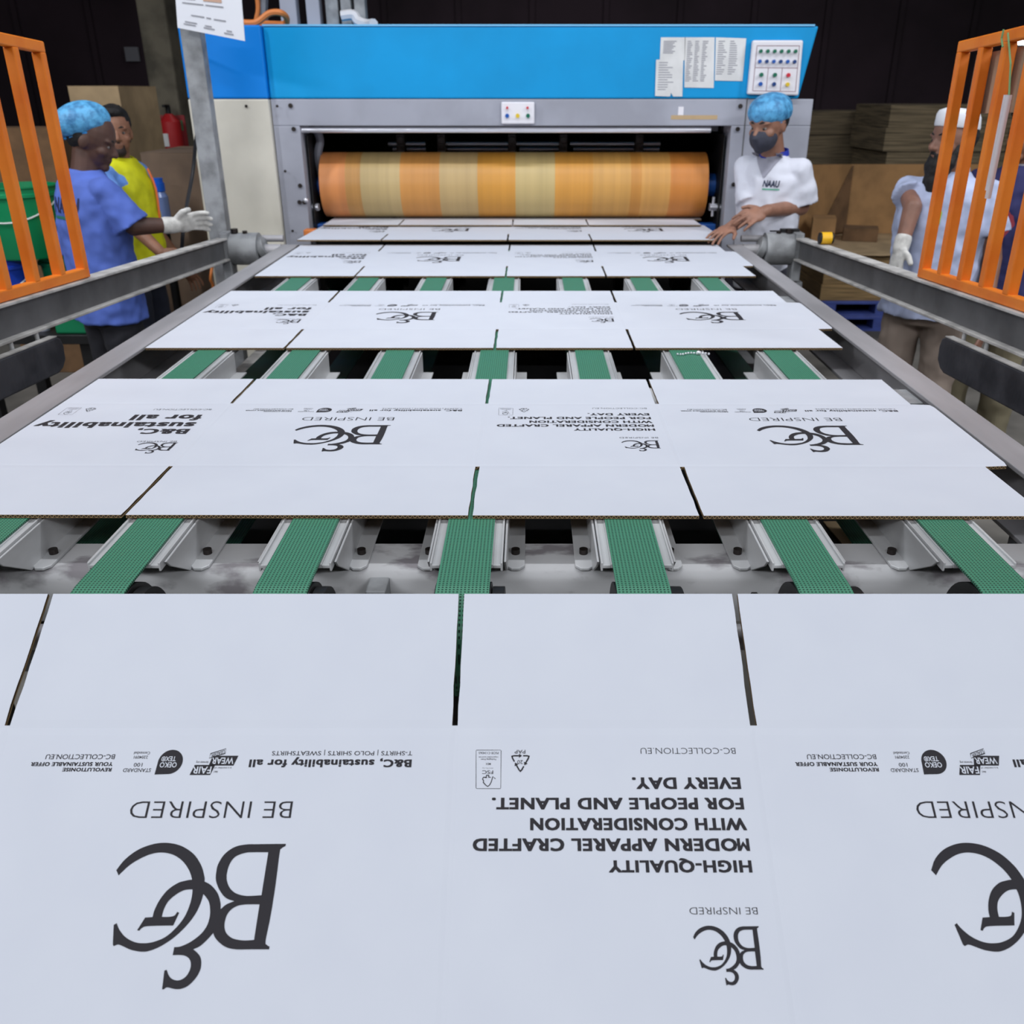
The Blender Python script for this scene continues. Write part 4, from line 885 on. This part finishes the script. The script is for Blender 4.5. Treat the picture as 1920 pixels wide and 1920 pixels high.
# ------------------------------------------------------------------ people
def rotz(a): return Matrix.Rotation(math.radians(a), 3, 'Z')
def remesh(mb, name, voxel, material, parent, smooth_it=3, disp=0.0, dscale=0.12):
    o = mb.build(name, material, None)
    r = o.modifiers.new('remesh', 'REMESH'); r.mode = 'VOXEL'; r.voxel_size = voxel; r.use_smooth_shade = True
    if smooth_it: s = o.modifiers.new('smooth', 'SMOOTH'); s.iterations = smooth_it; s.factor = 0.5
    if disp:
        tx = bpy.data.textures.new('folds', 'CLOUDS'); tx.noise_scale = dscale; tx.noise_depth = 1
        d = o.modifiers.new('folds', 'DISPLACE'); d.texture = tx; d.strength = disp; d.mid_level = 0.5; d.texture_coords = 'GLOBAL'
    dg = bpy.context.evaluated_depsgraph_get(); dg.update()
    me = bpy.data.meshes.new_from_object(o.evaluated_get(dg)); old = o.data; o.modifiers.clear(); o.data = me; bpy.data.meshes.remove(old)
    me.name = name
    for p in me.polygons: p.use_smooth = True
    if not me.materials: me.materials.append(material)
    if parent:
        me.transform(Matrix.Translation(-parent_loc(parent))); o.parent = parent
    return o

def hand(mb, W, d, pn, thumb, curl=20, k=1.0, grow=0.0, spread=1.0):
    """W wrist, d pointing to the fingers, pn way the palm faces, thumb side"""
    d = d.normalized(); pn = (pn - d * pn.dot(d)).normalized(); s = d.cross(pn).normalized()
    if s.dot(thumb) < 0: s = -s            # s points to the thumb side
    R = Matrix((s, d, pn)).transposed()
    mb.cap(W - d * 0.02, 0.027 * k + grow, W + d * 0.02, 0.026 * k + grow)
    mb.ell(W + d * 0.050 * k, (0.041 * k + grow, 0.052 * k + grow, 0.0165 * k + grow), R)
    for off, ln, sp in ((0.031, 0.072, 8), (0.0105, 0.08, 2), (-0.0105, 0.074, -4), (-0.031, 0.06, -10)):
        b = W + d * 0.088 * k + s * off * k; a = math.radians(sp) * spread
        dd = (d * math.cos(a) + s * math.sin(a)).normalized(); ang = 0
        r = 0.0082 * k + grow
        mb.cap(W + d * 0.05 * k + s * off * 0.8 * k, r, b, r)
        for j, fr in enumerate((0.45, 0.32, 0.23)):
            ang += math.radians(curl) * (0.7 if j == 0 else 1.0)
            e = b + (dd * math.cos(ang) + pn * math.sin(ang)) * ln * fr * k
            mb.cap(b, r, e, r * 0.93, n=10); b = e; r *= 0.93
    b = W + d * 0.028 * k + s * 0.028 * k
    e = b + (d * 0.62 + s * 0.72 + pn * 0.25).normalized() * 0.038 * k; mb.cap(b, 0.0125 * k + grow, e, 0.0105 * k + grow)
    e2 = e + (d * 0.86 + s * 0.38 + pn * 0.35).normalized() * 0.03 * k; mb.cap(e, 0.0100 * k + grow, e2, 0.008 * k + grow)

def loft(mb, secs, n=28):
    mb.rings([[Vector((c[0] + rx * math.cos(2 * PI * k / n), c[1] + ry * math.sin(2 * PI * k / n), c[2])) if tf is None else tf(Vector((c[0] + rx * math.cos(2 * PI * k / n), c[1] + ry * math.sin(2 * PI * k / n), c[2]))) for k in range(n)] for c, rx, ry, tf in secs])

def person(x, y, yaw, H, head_yaw, head_pitch, arms, skin, shirt, trousers, label, sleeve=0.75, hem=0.82, extras=(), girth=1.0, hs=0.93, sw=0.168, lean=0.0):
    """arms: {'r'/'l': dict(elbow=world, wrist=world, palm=vector, curl=, glove=)}"""
    k = H / 1.70
    root = thing('person', (x, y, 0), label, 'person')
    B = rotz(yaw)
    def Wp(p): return Vector((x, y, 0)) + B @ (Vector(p) * k)
    HY = rotz(head_yaw) @ Matrix.Rotation(math.radians(-head_pitch), 3, 'X')   # head frame in world
    hp = Vector((0, 0.012 + lean, 1.50))
    def Hp(p): return Wp(hp) + HY @ ((Vector(p) - Vector((0, 0.0, 1.50))) * k * hs)
    skm = mat('skin_' + skin[0], skin[1], 0.55, var=0.12, scale=14)
    g = girth
    m = MB()
    loft(m, [((0, 0, z), rx * k, ry * k, None) for z, rx, ry in ()] or [(Wp((0, 0, z)), 0.001, 0.001, None) for z in ()] or
         [((0, 0, z), rx * g, ry * g, Wp) for z, rx, ry in ((0.84, .13, .09), (0.90, .16, .11), (1.08, .145, .1), (1.22, .160, .105), (1.34, .165, .1), (1.40, .10, .07), (1.44, .055, .055))])
    m.cap(Wp((0, -0.005, 1.40)), .058 * k, Hp((0, 0.0, 1.555)), .054 * k)
    # head
    m.ell(Hp((0, 0.008, 1.606)), (.074 * k, .096 * k, .098 * k), HY); m.ell(Hp((0, 0.040, 1.552)), (.060 * k, .070 * k, .080 * k), HY)
    m.ell(Hp((0, 0.088, 1.490)), (.027 * k, .024 * k, .022 * k), HY)
    m.cap(Hp((0, 0.100, 1.592)), .010 * k, Hp((0, 0.124, 1.556)), .0135 * k)
    for s in (-1, 1):
        m.ell(Hp((s * 0.013, 0.112, 1.551)), (.009 * k, .011 * k, .008 * k), HY); m.ell(Hp((s * .075, -.002, 1.572)), (.010 * k, .020 * k, .031 * k), HY)
        m.ell(Hp((s * 0.032, 0.086, 1.607)), (.026 * k, .018 * k, .010 * k), HY); m.ell(Hp((s * 0.045, 0.072, 1.556)), (.022 * k, .026 * k, .022 * k), HY)
    m.ell(Hp((0, 0.105, 1.527)), (.024 * k, .011 * k, .006 * k), HY); m.ell(Hp((0, 0.102, 1.514)), (.021 * k, .011 * k, .0065 * k), HY)
    # legs
    for s in (-1, 1):
        m.cap(Wp((s * .09, 0, .88)), .085 * k, Wp((s * .105, .012, .48)), .056 * k); m.cap(Wp((s * .105, .012, .48)), .056 * k, Wp((s * .11, -.012, .09)), .040 * k)
        m.ell(Wp((s * .118, .06, .045)), (.040 * k, .115 * k, .036 * k), B)
    joints = {}
    for sd, s in (('r', 1), ('l', -1)):
        a = arms[sd]; S = Wp((s * sw, 0, 1.378)); joints[sd] = S
        m.cap(Wp((s * .09, 0, 1.365)), .05 * k, S, .045 * k); m.cap(S, .045 * k, a['elbow'], .039 * k); m.cap(a['elbow'], .040 * k, a['wrist'], .028 * k)
        d = (a['hand'] - a['wrist']) if 'hand' in a else (a['wrist'] - a['elbow'])
        th = a.get('thumb', B @ Vector((0, 1, 0)))
        hand(m, a['wrist'], d, a['palm'], th, a.get('curl', 25), k)
    body = remesh(m, 'body', 0.0048, skm, root, 3)
    # gloves
    for sd in ('r', 'l'):
        a = arms[sd]
        if a.get('glove'):
            m = MB(); d = (a['hand'] - a['wrist']) if 'hand' in a else (a['wrist'] - a['elbow'])
            hand(m, a['wrist'], d, a['palm'], a.get('thumb', B @ Vector((0, 1, 0))), a.get('curl', 25), k, 0.0035)
            dd = (a['wrist'] - a['elbow']).normalized(); m.cap(a['wrist'] - dd * 0.03, .036 * k, a['wrist'] + dd * 0.01, .034 * k)
            remesh(m, 'glove', 0.0048, mat('glove_knit', (206, 204, 200), 0.9, var=0.12, scale=40), root, 2)
    # eyes and brows
    for s in (-1, 1):
        m = MB(); m.ell(Hp((s * .031, .0885, 1.583)), (.0122 * k, .0122 * k, .0085 * k), HY); m.mi = 1; m.ell(Hp((s * .031, .0945, 1.583)), (.0078 * k,) * 3, HY)
        m.build('eye', [mat('eye_white', (124, 116, 112), 0.3), mat('iris', (36, 24, 18), 0.25)], root, smooth=True)
        m = MB(); m.tube([Hp((s * .012, .104, 1.608)), Hp((s * .030, .104, 1.614)), Hp((s * .050, .090, 1.608))], [.004 * k, .0045 * k, .003 * k]); m.build('eyebrow', mat('hair_black', (22, 19, 20), 0.7, bump=0.4, bscale=220), root, smooth=True)
    # clothes
    sm = mat(*shirt[0], **shirt[1])
    m = MB()
    loft(m, [((0, 0, z), rx * g, ry * g, Wp) for z, rx, ry in ((hem, .190, .140), (0.98, .180, .132), (1.10, .176, .128), (1.24, .186, .128), (1.34, .186, .116), (1.395, .150, .094), (1.432, .085, .080), (1.45, .072, .072))])
    for sd, s in (('r', 1), ('l', -1)):
        S = joints[sd]; E = arms[sd]['elbow']; fr = arms[sd].get('sleeve', sleeve); P = S + (E - S) * fr
        m.cap(Wp((s * .09, 0, 1.365)), .062 * k, S, .051 * k); q = (P - S).normalized()
        m.cyl(S - q * 0.012, P, .050 * k, arms[sd].get('hemr', .076) * k, n=24)
    sh = remesh(m, 'shirt', 0.0075, sm, root, 2, 0.020, 0.075)
    m = MB()
    loft(m, [((0, 0, z), rx * g, ry * g, Wp) for z, rx, ry in ((0.80, .12, .10), (0.86, .172, .122), (0.99, .165, .118), (1.02, .15, .11))])
    for s in (-1, 1):
        m.cap(Wp((s * .088, 0, .88)), .094 * k, Wp((s * .105, .01, .50)), .078 * k); m.cyl(Wp((s * .105, .01, .52)), Wp((s * .112, -.012, .075)), .080 * k, .076 * k, n=24)
    remesh(m, 'trousers', 0.009, mat(*trousers[0], **trousers[1]), root, 3, 0.024, 0.1)
    for s in (-1, 1):
        m = MB(); m.ell(Wp((s * .12, .055, .05)), (.05 * k, .135 * k, .045 * k), B); m.box(-.05, .05, -.08, .19, 0.0, 0.03, M=Matrix.Translation(Wp((s * .12, 0, 0))) @ B.to_4x4())
        remesh(m, 'shoe', 0.009, M_black, root, 2)
    ctx = dict(root=root, Hp=Hp, HY=HY, Wp=Wp, B=B, k=k, shirt=sh, body=body, joints=joints, arms=arms, g=g)
    for e in extras: e(ctx)
    return root

HAIR = mat('hair_black', (22, 19, 20), 0.7, bump=0.4, bscale=220)
def hairnet(c, tilt=0, fwd=0.0):
    k = c['k']; m = MB(); R = c['HY'] @ Matrix.Rotation(math.radians(tilt), 3, 'X')
    cen = c['Hp']((0, -0.020 + fwd, 1.640)); rings = []
    n = 40; rnd = random.Random(2)
    for i in range(15):
        a = -0.62 + (PI / 2 + 0.60) * i / 14; ring = []
        for j in range(n):
            t = 2 * PI * j / n; pl = 1 + 0.035 * math.sin(9 * t + 1.3 * i * 0.2) * math.cos(a) + rnd.uniform(-.008, .008); rr = math.cos(a)
            if i == 0: rr *= 0.93
            ring.append(cen + R @ Vector((.090 * k * rr * pl * math.cos(t), .116 * k * rr * pl * math.sin(t), .078 * k * math.sin(a) * (1.0 if a > 0 else 1.0))))
        rings.append(ring)
    m.rings(rings)
    o = m.build('hairnet', mat('hairnet_blue', (92, 172, 222), 0.55, col2=(58, 122, 172), scale=34, bump=0.5, bscale=45), c['root'], smooth=True, auto=80)
    m = MB(); m.tube([p + (p - cen) * 0.01 for p in rings[0]] + [rings[0][0]], 0.005 * k, n=6); m.build('elastic_band', mat('hairnet_band', (52, 140, 206), 0.6), c['root'], smooth=True)
def net_back(c): hairnet(c, tilt=38, fwd=-0.022)
def net_front(c): hairnet(c, tilt=6, fwd=0.012)
def short_hair(c):
    k = c['k']; m = MB(); Hp, HY = c['Hp'], c['HY']
    m.ell(Hp((0, -0.012, 1.630)), (.080 * k, .098 * k, .088 * k), HY); m.ell(Hp((0, -0.035, 1.585)), (.078 * k, .072 * k, .085 * k), HY); m.ell(Hp((0.01, 0.055, 1.685)), (.062 * k, .050 * k, .028 * k), HY)
    remesh(m, 'hair', 0.006, HAIR, c['root'], 1, 0.012, 0.02)
def nape_hair(c):
    k = c['k']; m = MB(); Hp, HY = c['Hp'], c['HY']
    m.ell(Hp((0, -0.022, 1.600)), (.077 * k, .078 * k, .080 * k), HY); remesh(m, 'hair', 0.006, HAIR, c['root'], 1, 0.006, 0.02)
def beard(c):
    k = c['k']; m = MB(); Hp, HY = c['Hp'], c['HY']
    m.ell(Hp((0, 0.072, 1.468)), (.062 * k, .052 * k, .066 * k), HY); m.ell(Hp((0, 0.086, 1.410)), (.052 * k, .040 * k, .070 * k), HY)
    for s in (-1, 1): m.cap(Hp((s * .058, .03, 1.56)), .016 * k, Hp((s * .048, .055, 1.49)), .026 * k); m.cap(Hp((s * .030, .098, 1.522)), .007 * k, Hp((0, .112, 1.536)), .007 * k)
    remesh(m, 'beard', 0.006, HAIR, c['root'], 1, 0.012, 0.03)
def stubble(c):
    k = c['k']; m = MB(); Hp, HY = c['Hp'], c['HY']
    m.ell(Hp((0, 0.085, 1.488)), (.034 * k, .030 * k, .026 * k), HY)
    for s in (-1, 1): m.cap(Hp((s * .026, .096, 1.520)), .006 * k, Hp((0, .113, 1.538)), .006 * k); m.cap(Hp((s * .026, .098, 1.520)), .006 * k, Hp((s * .024, .090, 1.495)), .010 * k)
    remesh(m, 'beard', 0.005, mat('stubble', (44, 32, 28), 0.85), c['root'], 1)
def mask(c):
    k = c['k']; m = MB(); Hp, HY = c['Hp'], c['HY']
    m.ell(Hp((0, 0.058, 1.530)), (.064 * k, .068 * k, .062 * k), HY); m.cap(Hp((0, 0.098, 1.572)), .018 * k, Hp((0, 0.126, 1.545)), .018 * k); m.cap(Hp((0, 0.12, 1.54)), .02 * k, Hp((0, 0.095, 1.49)), .026 * k)
    o = remesh(m, 'face_mask', 0.005, mat('mask_charcoal', (58, 60, 74), 0.8, var=0.1, scale=30), c['root'], 3)
    for s in (-1, 1):
        m = MB(); m.tube([Hp((s * .058, .05, 1.57)), Hp((s * .074, .02, 1.59)), Hp((s * .086, -.008, 1.585))], .0018 * k, n=6); m.build('ear_loop', mat('mask_charcoal', (58, 60, 74)), c['root'])
def cap_white(c):
    k = c['k']; m = MB(); Hp, HY = c['Hp'], c['HY']; R = HY
    cen = Hp((0, 0.0, 1.640)); rings = []
    for rr, zz in ((.078, -.006), (.080, 0), (.077, .04), (.070, .056), (.048, .067), (.01, .07)):
        rings.append([cen + R @ Vector((rr * k * math.cos(t), rr * 1.24 * k * math.sin(t), zz * k + rr * 0.16 * k * math.sin(t))) for t in [2 * PI * j / 36 for j in range(36)]])
    m.rings(rings); m.build('skull_cap', mat('cap_white', (222, 224, 232), 0.85), c['root'], smooth=True, auto=50)
def collar(color, name, z0=1.425, z1=1.475, r=.082, open_=False):
    def f(c):
        k = c['k']; m = MB(); n = 36; ro, ri = [], []
        rings = []
        for rr, zz in ((r, z0), (r * .93, z1), (r * .86, z1), (r * .86, z0)):
            rings.append([c['Wp']((rr * math.cos(t), rr * math.sin(t) * 0.98, zz - (0.022 * (math.sin(t) + 1) / 2))) for t in [2 * PI * j / n for j in range(n)]])
        rings.append(rings[0]); vs = [v for q in rings[:4] for v in q]; fs = []
        for i in range(4):
            for j in range(n): fs.append((i * n + j, i * n + (j + 1) % n, ((i + 1) % 4) * n + (j + 1) % n, ((i + 1) % 4) * n + j))
        m.add(vs, fs); m.build('collar', mat(name, color, 0.85), c['root'], smooth=True, auto=60)
    return f
def v_panel(c):
    """grey undershirt panel inside a V neck"""
    k = c['k']; bv = BVHTree.FromObject(c['shirt'], bpy.context.evaluated_depsgraph_get()); o = c['root'].location
    fw = c['B'] @ Vector((0, 1, 0)); rt = c['B'] @ Vector((1, 0, 0)); m = MB(); rows = []
    for i in range(12):
        z = 1.448 - 0.108 * i / 11; hw = 0.074 * (1 - i / 11) + 0.003; row = []
        for j in range(9):
            p = Vector((0, 0, z * k)) + rt * (hw * (j / 4 - 1)) * k + fw * 0.5
            h = bv.ray_cast(p, -fw)[0]
            row.append((h if h else p - fw * 0.42) + fw * 0.004 + o)
        rows.append(row)
    vs = [v for r in rows for v in r] + [v - fw * 0.003 for r in rows for v in r]; N = 12 * 9; fs = []
    for i in range(11):
        for j in range(8):
            a = i * 9 + j; fs.append((a, a + 1, a + 10, a + 9)); fs.append((N + a, N + a + 9, N + a + 10, N + a + 1))
    m.add(vs, fs); m.build('undershirt_panel', mat('undershirt_grey', (158, 158, 172), 0.9), c['root'], smooth=True, auto=80)
def print_on(back, text, cx, z, height, width, color, bar=None, italic=0.0):
    """lettering laid onto the cloth, kept in the shirt's own mesh"""
    def f(c):
        sh = c['shirt']; k = c['k']; dg = bpy.context.evaluated_depsgraph_get(); dg.update(); bv = BVHTree.FromObject(sh, dg)
        fw = c['B'] @ Vector((0, -1 if back else 1, 0)); rt = Vector((0, 0, 1)).cross(-fw) * -1
        rt = fw.cross(Vector((0, 0, 1))) * -1
        tv, fs = text_mesh(text, 0.03, italic)
        items = [(tv, fs, color)]
        if bar: items.append(([(i / 10, q) for q in (-0.42, -0.22) for i in range(11)], [(i, i + 1, i + 12, i + 11) for i in range(10)], bar))
        for pts, ff, colr in items:
            mt = mat('cloth_print_%d_%d_%d' % colr, colr, 0.85); sh.data.materials.append(mt); mi = len(sh.data.materials) - 1
            bm = bmesh.new(); bm.from_mesh(sh.data); nv = []
            for a, b in pts:
                p = Vector((0, 0, (z + b * height) * k)) + rt * (cx + (a - 0.5) * width) * k + fw * 0.6
                h = bv.ray_cast(p, -fw)[0]
                nv.append(bm.verts.new((h if h else p - fw * 0.45) + fw * 0.003))
            for q in ff:
                try: fa = bm.faces.new([nv[i] for i in q]); fa.material_index = mi
                except ValueError: pass
            bm.to_mesh(sh.data); bm.free()
    return f
def vest(c):
    m = MB(); g = c['g'] * 1.07; Wp = c['Wp']; k = c['k']
    loft(m, [((0, 0, z), rx * g, ry * g, Wp) for z, rx, ry in ((0.90, .196, .146), (1.0, .188, .14), (1.12, .172, .142), (1.24, .164, .142), (1.33, .150, .132), (1.395, .138, .108), (1.432, .098, .086), (1.452, .082, .076))])
    remesh(m, 'safety_vest', 0.008, mat('vest_yellow', (214, 214, 10), 0.7, var=0.1, scale=12), c['root'], 2, 0.022, 0.1)
    fw = c['B'] @ Vector((0, 1, 0))
    m = MB()
    for s in (-1,): m.tube([Wp((s * .045, .125, 1.40)), Wp((s * .04, .155, 1.3)), Wp((s * .03, .155, 1.15))], 0.006, smooth=3)
    m.build('orange_trim', mat('vest_orange', (240, 120, 60), 0.6), c['root'])
def red_patch(c): pass

V = Vector
def dn(x, y, yaw, side, k=1.0, out=0.06, fwd=0.02, bend=0.1):
    B = rotz(yaw); o = V((x, y, 0))
    return dict(elbow=o + B @ V((side * (.20 + out * .5), -0.02, 1.11)) * k, wrist=o + B @ V((side * (.215 + out), fwd + bend, .87)) * k, palm=B @ V((-side, 0, 0)), thumb=B @ V((0, 1, 0)), curl=22)
# 1 worker seen from behind in blue shirt and hairnet
x1 = at(172, 400, Y=4.12).x
person(x1, 4.12, -42, 1.715, -78, 24,
       dict(r=dict(elbow=at(250, 424, Y=4.02), wrist=at(324, 422, Y=4.12), hand=at(345, 418, Y=4.14), palm=V((0.1, -0.9, -0.4)), thumb=V((0.0, 0.0, 1)), curl=16, glove=True, sleeve=0.98), l=dn(x1, 4.12, -42, -1, 0.97)),
       ('deep', (86, 58, 48)), (('shirt_blue', (84, 110, 196), 0.85), dict(var=0.1, scale=6)), (('trousers_black', (26, 26, 34), 0.9), {}),
       'person seen from behind in blue shirt and hairnet, gloved hand reaching right', sleeve=0.95, hem=0.82,
       extras=(nape_hair, net_back, print_on(True, 'NAAU', 0.035, 1.285, 0.062, 0.17, (32, 34, 72), (44, 116, 100))), girth=1.04)
# 2 worker in yellow vest
x2 = at(240, 400, Y=5.0).x
person(x2, 5.0, -96, 1.70, -156, 2,
       dict(r=dict(elbow=at(238, 412, Y=4.74), wrist=at(298, 470, Y=4.66), palm=V((0.2, 0.6, -0.4)), thumb=V((0.3, 0, 1)), curl=30), l=dn(x2, 5.0, -96, -1)),
       ('brown', (150, 104, 80)), (('shirt_sky', (106, 152, 226), 0.85), {}), (('trousers_navy', (26, 30, 46), 0.9), {}),
       'person in bright yellow vest over pale blue shirt, looking over at the camera', sleeve=0.95,
       extras=(short_hair, stubble, vest, collar((214, 210, 20), 'vest_yellow_collar', 1.43, 1.475, .084)), sw=0.192)
# 3 worker at the right of the press
x3 = at(1446, 330, Y=4.76).x
person(x3, 4.76, 146, 1.755, 132, 14,
       dict(r=dict(elbow=at(1411, 396, Y=4.74), wrist=at(1374, 424, Y=4.55), hand=at(1345, 439, Y=4.48), palm=V((0, 0.1, -1)), thumb=V((0.3, -1, 0)), curl=14, sleeve=0.8),
            l=dict(elbow=at(1502, 388, Y=4.73), wrist=at(1434, 396, Y=4.53), hand=at(1398, 410, Y=4.47), palm=V((-0.2, 0.7, -0.7)), thumb=V((-0.3, 0, 1)), curl=18, sleeve=0.84, hemr=0.080)),
       ('light', (156, 112, 92)), (('shirt_white', (214, 216, 228), 0.85), {}), (('trousers_grey', (60, 60, 70), 0.9), {}),
       'person in white shirt, blue hairnet and dark mask, hand resting on the conveyor rail', sleeve=0.85,
       extras=(nape_hair, net_front, mask, v_panel, collar((30, 50, 160), 'neck_blue', 1.445, 1.468, .073), print_on(False, 'NAAU', 0.04, 1.30, 0.030, 0.08, (40, 52, 80), (90, 170, 140), 0.2)), girth=0.86, sw=0.138, lean=0.045)
# 4 bearded worker behind the right gate
x4 = at(1772, 380, Y=4.15).x
person(x4, 4.15, 142, 1.70, 108, 2,
       dict(r=dict(elbow=at(1711, 388, Y=4.1), wrist=at(1690, 462, Y=4.04), palm=V((1, 0.3, 0)), thumb=V((-0.5, -1, 0)), curl=20, glove=True, sleeve=0.55), l=dn(x4, 4.15, 142, -1)),
       ('warm', (140, 100, 84)), (('shirt_pale_blue', (186, 196, 228), 0.85), dict(var=0.12, scale=9)), (('trousers_tan', (136, 122, 112), 0.9), {}),
       'person with black beard and white skull cap standing behind the right orange gate', sleeve=0.62, hem=0.84,
       extras=(nape_hair, beard, cap_white, collar((168, 172, 196), 'collar_pale', 1.43, 1.475, .080), print_on(False, 'I', 0.02, 1.25, 0.05, 0.02, (160, 214, 40))), girth=1.10)
# 5 worker in navy at the right edge
x5 = at(1903, 380, Y=4.5).x
person(x5, 4.5, 150, 1.71, 130, 4,
       dict(r=dn(x5, 4.5, 150, 1), l=dn(x5, 4.5, 150, -1)),
       ('brown', (150, 104, 80)), (('shirt_navy', (44, 44, 92), 0.85), {}), (('trousers_khaki', (122, 114, 92), 0.9), {}),
       'person in navy shirt with red chest print, partly hidden at the right frame edge', sleeve=0.8, hem=0.86,
       extras=(short_hair, collar((150, 148, 158), 'collar_grey', 1.43, 1.475, .080), print_on(False, 'I', 0.07, 1.13, 0.12, 0.17, (150, 52, 66))), girth=1.08)
